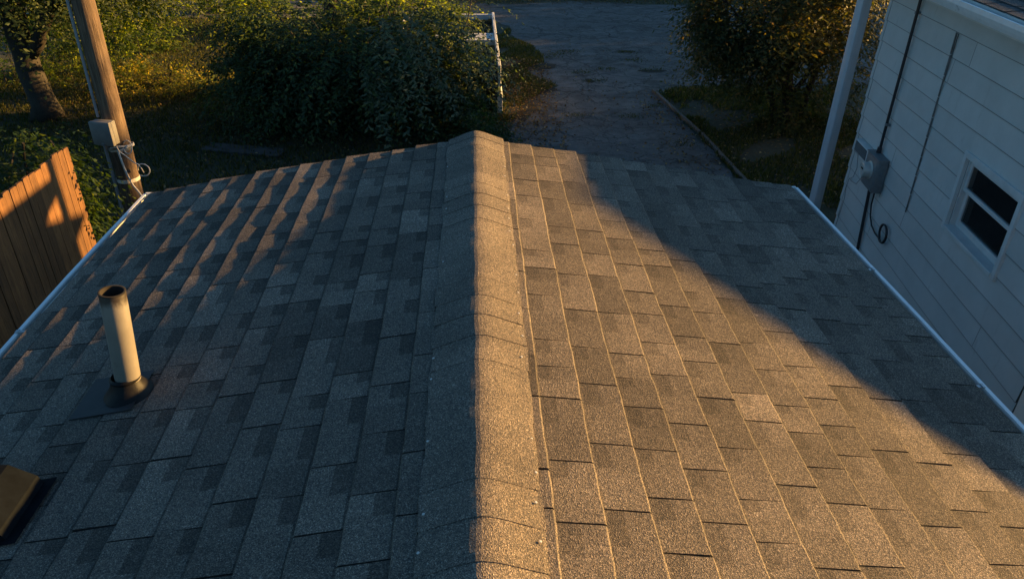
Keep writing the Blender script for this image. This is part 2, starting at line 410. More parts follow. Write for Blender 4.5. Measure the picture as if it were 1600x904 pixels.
def shoots(O, D, L, droop, nl, ll, lw, spread=.9):
    """O origins, D dirs, L lengths, arcs with alternate leaves; returns leaf arrays"""
    n = len(O); t = np.linspace(.08, 1, nl)[None, :, None]; t = t + rng.normal(size=(n, nl, 1))*.02
    D = D/np.linalg.norm(D, axis=1, keepdims=True)
    g = np.array([0, 0, -1.0])
    P = O[:, None] + D[:, None]*L[:, None, None]*t + g*(droop*L)[:, None, None]*t**2
    T = D[:, None] + 2*g*droop[:, None, None]*t; T /= np.linalg.norm(T, axis=2, keepdims=True)
    side = np.cross(T, g); side /= np.maximum(np.linalg.norm(side, axis=2, keepdims=True), 1e-5)
    sgn = np.where(np.arange(nl) % 2 == 0, 1.0, -1.0)[None, :, None]
    LD = T*.55 + side*sgn*spread + rng.normal(size=P.shape)*.30 + g*.25
    NN = np.cross(side, T) + rng.normal(size=P.shape)*.35
    LL = ll*(.65+.6*rng.random((n, nl))); LW = LL*lw
    P = P + rng.normal(size=P.shape)*.012
    return P.reshape(-1, 3), LD.reshape(-1, 3), NN.reshape(-1, 3), LL.reshape(-1), LW.reshape(-1)
def crown_shoots(center, rad, n, L, nl, ll, lw, droop=(.2, .6), shell=.5, lobes=9, lobe_r=.45, up=.25, cut=None):
    """shoots spread through a crown built of uneven lobes"""
    center = np.array(center, float); rad = np.array(rad, float)
    lc = rand_dirs(lobes)*(.35+.5*rng.random((lobes, 1)))
    k = rng.integers(0, lobes, n)
    d = rand_dirs(n)
    q = lc[k] + d*lobe_r*(rng.random((n, 1))**shell)*(.75+.5*rng.random(lobes))[k][:, None]
    O = center + q*rad
    out = q*rad; out /= np.maximum(np.linalg.norm(out, axis=1, keepdims=True), 1e-5)
    D = out + d*.6 + rng.normal(size=(n, 3))*.35 + np.array([0, 0, up])
    if cut is not None:
        m = cut(O); O = O[m]; D = D[m]
    n = len(O)
    Ls = L*(.5+.9*rng.random(n)); dr = rng.uniform(droop[0], droop[1], n)
    return shoots(O, D, Ls, dr, nl, ll, lw)
def cat(*parts): return [np.concatenate(a) for a in zip(*parts)]
def above(zmin): return lambda O: O[:, 2] > zmin

def limb_points(a, b, bend=.15, k=7):
    a = Vector(a); b = Vector(b); L = (b-a).length; off = Vector((random.uniform(-1, 1), random.uniform(-1, 1), random.uniform(-.2, .5)))*bend*L
    return [a.lerp(b, t) + off*math.sin(math.pi*t) + Vector((random.uniform(-1, 1), random.uniform(-1, 1), 0))*.02*L for t in np.linspace(0, 1, k)]
def trunk_mesh(base, top, r0, r1, limbs, seg=12, nz=10):
    mb = MB(); pts = limb_points(base, top, .05, nz)
    rr = [r0*(1.35 if i == 0 else 1)*(1-t)+r1*t for i, t in enumerate(np.linspace(0, 1, nz))]
    mb.tube(pts, rr, seg, True, .12)
    for (t, end, r) in limbs:
        i = int(t*(nz-1)); p = limb_points(pts[i], end, .12, 8)
        mb.tube(p, [r*(1-.8*q) for q in np.linspace(0, 1, 8)], 8, True, .1)
        for _ in range(4):
            j = random.randint(2, 6); e = p[j] + Vector((random.uniform(-1, 1), random.uniform(-1, 1), random.uniform(.1, 1)))*.7
            mb.tube(limb_points(p[j], e, .15, 5), [r*.35, r*.3, r*.22, r*.15, r*.06], 6, True)
    return mb

# ---- big leafy shrub thicket in the middle
def big_bush():
    root = empty('large_shrub', (-1.95, 13.6, 0), label='broad dark green shrub thicket left of the driveway, just past the ridge end', cat='shrub')
    for k in range(22):
        mb = MB()
        a = random.uniform(0, 6.28); r = random.uniform(.1, 1.5); b = Vector((math.cos(a)*r*1.0, math.sin(a)*r*.6, 0))
        e = Vector((b.x*1.7+random.uniform(-.3, .3), b.y*1.6, random.uniform(1.2, 2.2)))
        mb.tube(limb_points(b, e, .12, 7), [.035*(1-.75*t) for t in np.linspace(0, 1, 7)], 6)
        mb.build('stem', M_bark, root)
    A = crown_shoots((-.15, 0, 1.05), (2.05, 1.4, 1.18), 3300, .50, 13, .088, .46, (.3, .9), .5, 16, .50, .15, above(.02))
    # overhanging long whips that arc out and hang down on the camera side
    n = 240; th = rng.uniform(-math.pi, .15, n)
    O = np.stack([np.cos(th)*rng.uniform(.6, 1.8, n), np.sin(th)*rng.uniform(.5, 1.2, n), rng.uniform(.8, 2.0, n)], 1)
    D = np.stack([np.cos(th)*.8, np.sin(th)*.9, rng.uniform(.1, .7, n)], 1)
    B = shoots(O, D, rng.uniform(.8, 1.5, n), rng.uniform(.6, 1.1, n), 24, .092, .42)
    # right shoulder, near the driveway
    E = crown_shoots((1.65, .1, .75), (.75, .9, .75), 620, .42, 12, .088, .42, (.3, .8), .6, 7, .55, .2, above(.02))
    F = crown_shoots((-1.7, .0, .8), (1.05, 1.1, 1.0), 520, .42, 12, .08, .5, (.3, .8), .6, 7, .55, .2, above(.02))
    G = crown_shoots((1.9, -1.1, .30), (.55, .9, .40), 260, .28, 10, .06, .5, (.1, .6), .6, 6, .55, .3, above(.02))
    P = cat(A, B, E, F, G)
    leaf_object('foliage', *P, L_bush, root)
    n = 95; th = rng.uniform(-1.7, -.1, n)                     # arching outer shoots; pale undersides and a greyish highlight put into leaf colour
    O = np.stack([.25+np.cos(th)*rng.uniform(.5, 1.5, n), np.sin(th)*rng.uniform(.9, 1.3, n), rng.uniform(.7, 2.0, n)], 1)
    D = np.stack([np.cos(th)*.7+.2, np.sin(th)*.9, rng.uniform(.1, .6, n)], 1)
    leaf_object('outer_shoots', *shoots(O, D, rng.uniform(.7, 1.2, n), rng.uniform(.7, 1.1, n), 24, .105, .36), L_pale, root)
big_bush()

# ---- upper crown that leans over the thicket (sunlit small leaves), dark trunk
def back_tree():
    base = (-2.62, 15.5, 0)
    root = empty('slender_tree', base, label='tree with dark upright trunk rising behind the broad shrub thicket', cat='tree')
    mb = trunk_mesh((0, 0, 0), (.10, .1, 5.2), .17, .12, [(.55, (1.6, -1.6, 4.0), .06), (.5, (2.8, -1.2, 4.3), .06), (.4, (-1.6, -1.0, 4.2), .06), (.35, (.9, -2.2, 3.2), .05)])
    mb.tube([(.42, .1, 0), (.46, .1, 2), (.5, .15, 4.6)], [.07, .06, .05], 8)
    mb.build('trunk', M_bark, root, smooth='all')
    A = crown_shoots((1.30, -.7, 1.62), (1.2, .9, .50), 600, .45, 12, .075, .5, (.2, .7), .6, 12, .42, .2)
    B = crown_shoots((-1.9, .6, 1.65), (1.2, .9, .6), 300, .45, 12, .08, .5, (.2, .7), .6, 12, .42, .2)
    leaf_object('crown', *cat(A, B), L_tree, root)
back_tree()

# ---- big old tree at the far left
def left_tree():
    base = (-7.75, 13.8, 0)
    root = empty('old_tree', base, label='thick forked old tree with hanging dark foliage beyond the board fence', cat='tree')
    mb = trunk_mesh((0, 0, 0), (-.1, .1, 2.0), .22, .18, [], 14, 8)
    mb.tube(limb_points((-.05, .05, 1.6), (-1.2, .3, 5.0), .1, 8), [.17*(1-.6*t) for t in np.linspace(0, 1, 8)], 10)
    mb.tube(limb_points((0, 0, 1.1), (1.1, -.1, 2.5), .08, 8), [.13*(1-.45*t) for t in np.linspace(0, 1, 8)], 10)
    mb.tube(limb_points((1.1, -.1, 2.5), (2.2, .4, 4.2), .1, 8), [.075*(1-.6*t) for t in np.linspace(0, 1, 8)], 8)
    mb.tube(limb_points((-.1, .1, 1.9), (.4, .6, 5.2), .08, 8), [.14*(1-.6*t) for t in np.linspace(0, 1, 8)], 10)
    for e in ((2.6, .9, 3.2), (3.1, 1.8, 3.6), (-2.4, -1, 3.4), (1.0, -1.6, 3.4), (-1.0, -1.8, 3.1)):
        mb.tube(limb_points((.3, .3, 2.6), e, .12, 7), [.06*(1-.8*t) for t in np.linspace(0, 1, 7)], 7)
    mb.build('trunk', M_bark, root, smooth='all')
    A = crown_shoots((-.5, .2, 2.9), (3.6, 2.9, 1.9), 5200, .50, 13, .066, .5, (.4, 1.2), .6, 26, .30, .0, above(1.15))
    n = 260; th = rng.uniform(0, 6.28, n)                      # hanging sprays
    O = np.stack([np.cos(th)*rng.uniform(.8, 3.4, n), np.sin(th)*rng.uniform(.6, 2.6, n)-.2, rng.uniform(2.2, 3.6, n)], 1)
    B = shoots(O, np.stack([np.cos(th)*.5, np.sin(th)*.5, np.full(n, .1)], 1), rng.uniform(.6, 1.2, n), rng.uniform(.8, 1.4, n), 18, .085, .48)
    E = crown_shoots((1.25, 1.5, 2.0), (1.15, 1.0, .8), 620, .40, 12, .070, .52, (.2, .7), .6, 10, .42, .1)
    leaf_object('crown', *cat(A, B), L_oldshade, root)
    leaf_object('painted_lit_bough', *E, L_tree, root)  # same tree, lighter leaf colour paints the sunlit bough
left_tree()

# ---- autumn coloured tree right of the driveway
def right_tree():
    base = (5.75, 13.5, 0)
    root = empty('autumn_tree', base, label='olive and bronze leaved tree beside the white post, reaching over the road edge', cat='tree')
    mb = trunk_mesh((0, 0, 0), (.1, .1, 3.6), .11, .06,
                    [(.2, (-1.6, .1, 2.2), .05), (.3, (-1.5, .5, 3.4), .05), (.3, (1.3, -.3, 3.2), .05), (.25, (.3, -1.2, 2.6), .045), (.5, (-.4, .9, 4.2), .045), (.15, (1.0, .6, 2.2), .05)])
    mb.tube(limb_points((.25, .1, 0), (.9, .1, 3.6), .1, 8), [.075*(1-.6*t) for t in np.linspace(0, 1, 8)], 8)
    mb.tube(limb_points((-.2, .05, 0), (-.7, -.2, 3.3), .1, 8), [.07*(1-.6*t) for t in np.linspace(0, 1, 8)], 8)
    mb.build('trunk', M_bark, root, smooth='all')
    A = crown_shoots((-.1, 0, 2.4), (1.9, 1.4, 1.6), 2100, .52, 13, .092, .42, (.3, .9), .6, 20, .34, .1, above(.7))
    B = crown_shoots((-1.25, .1, 1.9), (.9, .8, .75), 520, .42, 13, .092, .42, (.3, .8), .6, 7, .5, .1)
    E = crown_shoots((.1, -.2, .95), (1.75, 1.3, .95), 1150, .42, 11, .085, .42, (.3, .8), .6, 9, .45, .2, above(.03))
    n = 9
    O = np.tile([-1.7, .1, 1.9], (n, 1)) + rng.normal(size=(n, 3))*.12
    F = shoots(O, np.tile([-1.0, -.05, .25], (n, 1)) + rng.normal(size=(n, 3))*.2, rng.uniform(.5, .95, n), rng.uniform(.2, .5, n), 18, .095, .42)
    leaf_object('crown', *cat(A, B, E, F), L_autumn, root)
right_tree()

# ---- sunlit undergrowth on the left lawn
def undergrowth(name, base, rad, n, m, label, ll=.07, catg='plants', L=.3):
    root = empty(name, base, label=label, cat=catg)
    P = crown_shoots((0, 0, rad[2]*.45), rad, n, L, 9, ll, .5, (.1, .5), .7, 10, .45, .5, above(.0))
    leaf_object('foliage', *P, m, root)
    for _ in range(4):
        mb = MB(); a = random.uniform(0, 6.28); q = random.uniform(0, .7)
        b = Vector((math.cos(a)*rad[0]*q, math.sin(a)*rad[1]*q, 0)); mb.tube([b, b*1.1+Vector((0, 0, rad[2]*.8))], [.010, .004], 5)
        mb.build('stem', M_bark, root)
undergrowth('sun_gold_bush', (-6.6, 15.7, 0), (1.15, .7, .55), 420, L_sungold, 'low bush coloured sunlit gold just right of the utility pole, beside the old tree')
undergrowth('low_weed_patch', (-4.9, 15.2, 0), (1.25, .40, .24), 380, L_sungold, 'low weeds coloured sunlit gold between the utility pole and the broad shrub', .06)
undergrowth('side_bush', (-7.9, 17.4, 0), (1.1, 1.0, 1.2), 420, L_tree, 'yellow-green sunlit bush high behind the utility pole', .08, 'bush', .4)
undergrowth('far_bush', (-9.6, 16.4, 0), (1.6, 1.2, 1.0), 420, L_tree, 'dim bush behind the forked trunk of the old tree', .08, 'bush', .4)
undergrowth('verge_bush', (.15, 11.9, 0), (.5, .7, .45), 240, L_vine, 'small leafy bush at the driveway edge behind the ridge end', .06, 'bush', .25)

for i, (x, y, rx, h, l) in enumerate([(-2.2, 21.9, 2.0, 1.5, 'dark roadside bush directly behind the broad shrub'), (-7.2, 24.6, 1.6, .7, 'tall roadside bush between old tree and slender tree'), (-11.2, 21.6, 2.8, 2.4, 'roadside bush at the far left edge behind the old tree'), (-8.9, 19.4, 2.0, 1.7, 'bush filling the gap under the old tree crown')]):
    undergrowth('roadside_bush', (x, y, 0), (rx, 1.1, h), 900, L_tree, l, .11, 'bush', .6)
for i, (x, l) in enumerate([(1.5, 'low dark bush across the road above the driveway'), (5.0, 'middle low dark bush on the far road edge'), (8.8, 'low dark bush across the road behind the autumn tree'), (13.0, 'low dark bush farthest right across the road')]):
    undergrowth('verge_shrub', (x, 27.6, 0), (2.2, .8, .9), 420, L_tree, l, .11, 'bush', .5)
# ---- vine mound and creeper over the fence
def vine():
    root = empty('vine_thicket', (-4.75, 7.6, 0), label='leafy creeper thicket mounded behind and over the end of the wooden fence', cat='vine')
    A = crown_shoots((-.25, -.3, 1.25), (.62, 1.2, .85), 820, .30, 11, .062, .62, (.3, .9), .6, 12, .5, .2, above(.1))
    n = 110
    O = np.stack([rng.normal(.62, .10, n), rng.uniform(-.75, -.30, n), rng.uniform(.9, 1.95, n)], 1)
    B = shoots(O, np.stack([rng.uniform(.0, .5, n), rng.uniform(.2, .8, n), rng.uniform(-.2, .3, n)], 1), rng.uniform(.25, .6, n), rng.uniform(.7, 1.4, n), 13, .062, .62)
    E = crown_shoots((.45, .1, .55), (.35, .45, .6), 150, .3, 10, .06, .6, (.5, 1.1), .6, 6, .5, .1, above(.05))
    leaf_object('foliage', *cat(A, B, E), L_vine, root)
    for _ in range(12):
        mb = MB(); b = Vector((random.uniform(-.5, .5), random.uniform(-1.2, .4), 0)); e = b + Vector((random.uniform(-.3, .3), random.uniform(-.3, .3), random.uniform(1.2, 1.8)))
        mb.tube(limb_points(b, e, .2, 7), [.012]*7, 5)
        mb.build('stem', M_bark, root)
vine()

# ---- grass, verge and litter (uncountable)
def scatter_blades(name, areas, m, hgt, kind='stuff'):
    P = []; 
    for (x0, x1, y0, y1, n, cond) in areas:
        q = np.stack([rng.uniform(x0, x1, n), rng.uniform(y0, y1, n), np.zeros(n)], 1)
        keep = np.array([(not inside_drive(a, b)) and (cond is None or cond(a, b)) for a, b, _ in q]); P.append(q[keep])
    P = np.concatenate(P); n = len(P)
    D = np.stack([rng.normal(size=n)*.45, rng.normal(size=n)*.45, np.ones(n)], 1)
    Nn = rand_dirs(n); L = hgt*(.5+rng.random(n))
    return leaf_object(name, P, D, Nn, L, L*.16+.004, m, None, .05, kind=kind)
scatter_blades('grass', [(-11, .6, 9, 16.5, 52000, lambda a, b: hnoise(a, b, 1.1, 3) > -.9), (-10, .5, 16.5, 23.2, 40000, None), (3.9, 7.5, 9.5, 16, 26000, lambda a, b: hnoise(a, b, 1.7, 1) > -.3),
                         (-6, 14, 25, 28, 9000, None)], L_grass, .075)
scatter_blades('verge_grass', [(.35, 1.7, 13.5, 21.5, 15000, lambda a, b: hnoise(a, b, 2.2, 4) > -.25), (3.7, 4.15, 10.5, 15.5, 2200, lambda a, b: hnoise(a, b, 3.0, 4) > .0), (3.6, 5.4, 14.9, 15.9, 1500, None)], L_moss, .06)
# tufts growing through the asphalt
def tufts():
    c = np.array([(.9, 15.2), (1.2, 15.6), (.8, 14.5), (1.3, 17.4), (3.5, 12.2), (3.55, 14.4), (3.95, 17.1), (3.7, 18.8), (3.75, 18.0), (2.4, 16.9), (2.9, 13.7), (1.9, 13.8), (2.55, 16.2), (3.0, 17.2), (2.0, 18.6), (1.7, 18.3), (2.3, 18.9)])
    P = np.concatenate([np.stack([rng.normal(x, .16, 130), rng.normal(y, .09, 130), np.full(130, .006)], 1) for x, y in c]); n = len(P)
    D = np.stack([rng.normal(size=n)*.7, rng.normal(size=n)*.7, np.ones(n)*.8], 1); L = .035*(.5+rng.random(n))
    leaf_object('crack_grass', P, D, rand_dirs(n), L, L*.3, L_moss, None, kind='stuff')
tufts()
def litter():
    parts = []
    for (x0, x1, y0, y1, n, z) in ((-8, .7, 9, 17, 2600, .03), (3.9, 7.5, 9.5, 16, 1700, .03), (.3, 1.6, 12, 18, 900, .03), (.4, 4.0, 9, 15.5, 260, .012), (1, 12, 16, 25, 160, .012), (-4, 14, 25.2, 27, 2600, .03), (-.3, 1.3, 13.0, 15.5, 500, .02), (.4, 1.7, 14.8, 17.8, 500, .02), (3.2, 3.9, 9.5, 15.2, 260, .02)):
        parts.append(np.stack([rng.uniform(x0, x1, n), rng.uniform(y0, y1, n), z+rng.random(n)*.03], 1))
    P = np.concatenate(parts); n = len(P)
    D = rng.normal(size=(n, 3)); D[:, 2] *= .25; Nn = np.stack([rng.normal(size=n)*.35, rng.normal(size=n)*.35, np.ones(n)], 1)
    leaf_object('fallen_leaves', P, D, Nn, rng.uniform(.035, .075, n), rng.uniform(.03, .05, n), L_dead, None, .2, kind='stuff')
litter()

# ---- concrete slab in the lawn, timber edging of the driveway
mb = MB(); mb.box(-.68, .68, -.17, .17, 0, .045, bev=.012)
o = mb.build('concrete_slab', M_concrete, loc=(-3.78, 11.98, 0), label='flat grey concrete slab lying in the lawn before the broad shrub', cat='slab'); o.rotation_euler = (0, 0, R(-14))
def timber():
    a = Vector((3.66, 15.4, .05)); b = Vector((4.06, 10.2, .05)); mid = a.lerp(b, .52) + Vector((.07, 0, 0))
    for i, (p, q) in enumerate(((a, mid+Vector((0, .02, 0))), (mid+Vector((.015, -.03, 0)), b))):
        d = q-p; L = d.length; mb = MB(); mb.box(-.028, .028, -L/2, L/2, -.05, .012, bev=.008)
        for j in range(5): pass
        o = mb.build('edging_timber', M_edging, loc=(p+q)/2, label=('far weathered timber edging the driveway, starting near the road', 'near weathered timber edging the driveway, running in behind the roof')[i], cat='timber', group='timbers along the driveway edge')
        o.rotation_euler = (0, 0, math.atan2(d.y, d.x)-math.pi/2)
timber()

# ---- weathered white board bin filled with leaves
def leaf_bin():
    root = empty('leaf_bin', (.30, 14.0, 0), label='white-painted open board bin full of brown leaves beside the driveway shrubs', cat='bin')
    mb = MB()
    mb.box(.11, .17, -.15, 4.9, .40, .92, bev=.01); mb.box(.10, .20, -.15, 1.5, .04, .3995, bev=.01)
    mb.build('side_board', M_binwood, root)
    for y, z in ((.10, .86), (2.0, .90), (4.7, .90)):
        mb = MB(); mb.box(-1.9, .13, y, y+.12, z-.12, z, bev=.006); mb.build('cross_board', M_trimwhite if y > 1 else M_conduitgrey, root)
    mb = MB(); mb.box(-1.9, .12, 2.1, 2.75, .855, .885); mb.build('top_board', M_binwood, root)
    mb = MB(); mb.box(-1.94, -1.9, -.15, 4.9, .06, .9); mb.build('side_board', M_binwood, root)
    for x, y in ((.08, -.1), (.08, 2.2), (.08, 4.6), (-1.86, -.1), (-1.86, 4.6)):
        mb = MB(); mb.box(x-.045, x+.045, y-.045, y+.045, 0, .82); mb.build('corner_post', M_bark, root)
    mb = MB(); nx, ny = 14, 30
    for i in range(nx):
        for j in range(ny):
            def q(a, b): x = -1.88+2.0*a/nx; y = .2+4.5*b/ny; return (x, y, .72+.05*hnoise(x*4, y*4, 1, 1))
            mb.quad(q(i, j), q(i+1, j), q(i+1, j+1), q(i, j+1))
    mb.build('leaf_bed', M_patch, root, merge=True)
    n = 4200; P = np.stack([rng.uniform(-1.85, .1, n), rng.uniform(.22, 4.65, n), .74+rng.random(n)*.07], 1)
    D = rng.normal(size=(n, 3)); D[:, 2] *= .4; Nn = np.stack([rng.normal(size=n)*.5, rng.normal(size=n)*.5, np.ones(n)], 1)
    leaf_object('leaf_litter', P, D, Nn, rng.uniform(.04, .085, n), rng.uniform(.03, .06, n), L_dead, root, .2, kind='stuff')
M_conduitgrey = simple('dark_painted_board', (.10, .105, .11), .6, 0, .2, 12)
leaf_bin()

# ------------------------------------------------------------ garage in the foreground
RZ = 2.83; PL = .168
def plane_z(x, y):
    a = abs(x); z = RZ-.0625-.006-(PL if x > 0 else PL+.0045)*(a-.172)
    z += .0022*hnoise(x*2.2, y*2.2, 1.0, 1.0)
    if x < 0:                                  # old roof deck sags a little on its near left
        g = 1/(1+math.exp((y-(2.95-.15*a))/.35)); z -= g*.040*math.sin(min(1, (a-.17)/1.9)*math.pi*.5); z += (1-g)*.016*math.sin(min(1, max(0, a-.17)/1.9)*math.pi)
    return z
Y_NEAR, Y_FAR = -1.3, 4.52
garage = empty('garage', (0, 1.6, 0), label='small foreground garage with a low grey shingled gable roof and white gutters', cat='garage')
GO = Vector((0, -1.6, 0))
def gbuild(mb, name, m, parent=None, **k):
    """garage parts are modelled in world coordinates; shift into the garage's frame"""
    mb.v = [(v[0], v[1]-1.6, v[2]) for v in mb.v] if parent is None else mb.v
    return mb.build(name, m, garage if parent is None else parent, **k)

def shingle_slope(mb, side):
    xs0 = .201 if side > 0 else .236
    butts = [xs0+.143*k for k in range(14) if xs0+.143*k < 2.05] + [2.055]
    butts = sorted(set(butts))
    butts[-1] = 2.052
    if butts[-1]-butts[-2] < .05: butts.pop(-2)
    for ci in range(len(butts)):
        xb = butts[ci]; xt = butts[ci-1] if ci > 0 else .12
        w_ = xb-xt
        yend = Y_FAR + random.uniform(-.012, .010)
        y = Y_NEAR - random.uniform(0, .3)
        th = .0078
        jit = random.uniform(-.002, .002)
        # stepped underlay behind slots
        while y < yend:
            ln = random.choice((.16, .20, .23, .26, .29, .33))*random.uniform(.9, 1.1)
            y1 = min(y+ln, yend)
            if yend-y1 < .06: y1 = yend
            slot = random.uniform(.0045, .007)
            tone = random.choice((.72, .86, .95, 1.0, 1.05, 1.12, 1.3))*random.uniform(.94, 1.06)
            # tone blocks along the tab
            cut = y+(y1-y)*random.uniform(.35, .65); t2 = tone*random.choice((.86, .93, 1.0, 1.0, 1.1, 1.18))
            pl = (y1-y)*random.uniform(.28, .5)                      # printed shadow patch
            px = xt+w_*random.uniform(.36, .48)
            lift = random.uniform(-.0006, .0012); skew = random.uniform(-.006, .006)
            ys = sorted({y, cut, y1-slot-pl, y1-slot, y+(y1-y)*.2, y+(y1-y)*.8} & {v for v in (y, cut, y1-slot-pl, y1-slot, y+(y1-y)*.2, y+(y1-y)*.8) if v <= y1-slot})
            xs = [xt-.012, xt+.0085, xt+w_*.2, px, xt+w_*.72, xb-.0055, xb]
            def Z(x, yy):
                f = (x-xt)/w_; h = .0012+(th-.0012)*max(0, f)
                curl = .0016*max(0, (yy-(y1-.09))/.09)*max(0, f)
                return plane_z(side*x, yy)+h+lift*f+curl-(.0050 if f > .985 else 0)+.0010*math.sin(yy*17+ci*2.1)*max(0, f)
            def pt(x, yy):
                edge = (x-xt)/w_; xx = x + (jit+.0016*math.sin(yy*9+ci)+.0012*math.sin(yy*41+ci*3) if edge > .5 else 0)
                return (side*xx, yy + skew*edge*(1 if yy > y+.001 else 0), Z(x, yy))
            for a, b in zip(ys[:-1], ys[1:]):
                for c, d in zip(xs[:-1], xs[1:]):
                    t = tone if (a+b)/2 < cut else t2
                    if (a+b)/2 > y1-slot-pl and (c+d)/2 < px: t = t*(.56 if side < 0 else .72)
                    if d <= xt+.009: t = tone*(.52 if side < 0 else .78)  # dark strip under the upper butt paints its shadow, deeper on the left
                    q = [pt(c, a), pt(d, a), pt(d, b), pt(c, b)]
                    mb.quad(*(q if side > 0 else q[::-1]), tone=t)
                # butt face
                q = [pt(xb, a), None, None, pt(xb, b)]
                lo = lambda p: (p[0], p[1], p[2]-.008)
                q = [q[0], lo(q[0]), lo(q[3]), q[3]]
                mb.quad(*(q if side > 0 else q[::-1]), tone=1.15)
            for c, d in zip(xs[1:-1], xs[2:]):                  # cut end facing the camera
                p, q = pt(c, ys[0]), pt(d, ys[0]); hp = .0008+.0055*max(0, (c-xt)/w_); hq = .0008+.0055*max(0, (d-xt)/w_)
                g4 = [(p[0], p[1], p[2]-hp), (q[0], q[1], q[2]-hq), q, p]
                mb.quad(*(g4 if side > 0 else g4[::-1]), tone=.34)
            # slot: cut side and dark asphalt underneath
            ya, yb = y1-slot, y1
            e0, e1 = pt(xt+.001, ya), pt(xb, ya)
            dn = lambda p, k: (p[0], p[1], p[2]-k)
            q = [e0, e1, dn(e1, .004), dn(e0, .004)]; mb.quad(*q, tone=.25)
            f0 = (side*(xt-.01), yb+.004, plane_z(side*xt, yb)+.0005); f1 = (side*(xb-.003), yb+.004+skew, plane_z(side*xb, yb)+.003)
            g0 = (f0[0], ya-.003, f0[2]); g1 = (f1[0], ya-.003+skew, f1[2])
            q = [g0, g1, f1, f0]; mb.quad(*(q if side > 0 else q[::-1]), tone=.12)
            y = y1
def roof():
    mb = MB()
    for side in (1, -1):
        # deck underneath, slightly lower
        for i in range(20):
            for j in range(44):
                def q(a, b):
                    x = side*(.0+2.035*a/20); y = Y_NEAR+(Y_FAR-.01-Y_NEAR)*b/44
                    return (x, y, plane_z(x, y)-.004 if abs(x) > .05 else plane_z(.05, y)-.004)
                p = [q(i, j), q(i+1, j), q(i+1, j+1), q(i, j+1)]; mb.quad(*(p if side > 0 else p[::-1]), tone=.3)
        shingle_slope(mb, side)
        # rake board under the far end
        for (x0, x1) in ((0, 2.03),):
            za, zb = plane_z(side*.2, Y_FAR)+.0, plane_z(side*2.03, Y_FAR)
            za += PL*.2
            q = [(side*x0, Y_FAR-.02, za-.01), (side*x1, Y_FAR-.02, zb-.01), (side*x1, Y_FAR-.02, zb-.14), (side*x0, Y_FAR-.02, za-.14)]
            mb.quad(*(q[::-1] if side > 0 else q), tone=.5)
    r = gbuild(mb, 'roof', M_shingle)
    return r
roof_o = roof()

def cap_z(x):
    a = min(1, abs(x)/.172); bell = .5+.5*math.cos(math.pi*a)
    z1 = RZ - .385*(math.sqrt(x*x+.0026)-math.sqrt(.0026))
    z2 = RZ - .0655 + PL*(.172-abs(x))*(1 if a > .15 else 1) + .0366*bell
    return .6*z1+.4*min(z2, RZ)
def ridge_cap():
    mb = MB(); y = Y_NEAR; k = 0
    while y < Y_FAR+.02:
        L = .143*random.uniform(.96, 1.05); y1 = min(y+L, Y_FAR+.022)
        wl = .172+random.uniform(-.005, .004); wr = .172+random.uniform(-.005, .004); tone = random.choice((1.08, 1.16, 1.22, 1.3))
        xs = list(-wl*np.array([1, .93, .8, .62, .45, .3, .18, .08])) + [0] + list(wr*np.array([.08, .18, .3, .45, .62, .8, .93, 1]))
        ys = [y, y+L*.2, y+L*.5, y+L*.8, y1+.001]
        def pt(x, yy):
            f = min(1, max(0, (yy-y)/L))
            z = cap_z(x) - .0009*f + .0022*math.sin(yy*11+x*9)*(.4+abs(x)/.172) + .0016*math.sin(yy*31+k)
            if abs(x) > .16: z -= .002
            return (x+.002*math.sin(yy*23), yy, z)
        for a, b in zip(ys[:-1], ys[1:]):
            for c, d in zip(xs[:-1], xs[1:]): mb.quad(pt(c, a), pt(d, a), pt(d, b), pt(c, b), tone=tone)
            for xe, fl in ((xs[0], 1), (xs[-1], 0)):
                p, q = pt(xe, a), pt(xe, b); zp = min(p[2]-.002, plane_z(xe, a)-.002)
                w_ = [p, (p[0], p[1], zp), (q[0], q[1], zp), q]; mb.quad(*(w_[::-1] if fl else w_), tone=tone)
        for c, d in zip(xs[:-1], xs[1:]):                      # far butt of the piece
            p, q = pt(c, y), pt(d, y); mb.quad((p[0], p[1]+.001, p[2]-.0025), (q[0], q[1]+.001, q[2]-.0025), q, p, tone=.9)
        y += L; k += 1
    # close the far end
    xs = np.linspace(-.172, .172, 19)
    mb.poly([(x, Y_FAR+.015, cap_z(x)-.003) for x in xs]+[(.172, Y_FAR+.015, 2.74), (-.172, Y_FAR+.015, 2.74)][::1], tone=.8)
    cap = gbuild(mb, 'ridge_cap', M_shingle)
    for i in range(len(cap.data.vertices)): pass
    # exposed nail heads
    yy = .35; 
    me = None
    while yy < 4.3:
        for sx in (-1, 1):
            if random.random() < (.9 if sx > 0 else .55):
                x = sx*random.uniform(.150, .164); z = cap_z(x)-.001
                n = MB(); lathe(n, (0, 0, 0), (sx*.35, 0, 1), [(0, .0001), (.0025, .0045), (.0035, .0040), (.0040, .0001)][::1], 10)
                o = n.build('nail', M_nail, cap, smooth=True); o.location = (x, yy-1.6+random.uniform(-.02, .02), z)
        yy += .143*random.choice((1, 1, 2))
    return cap
cap_o = ridge_cap()

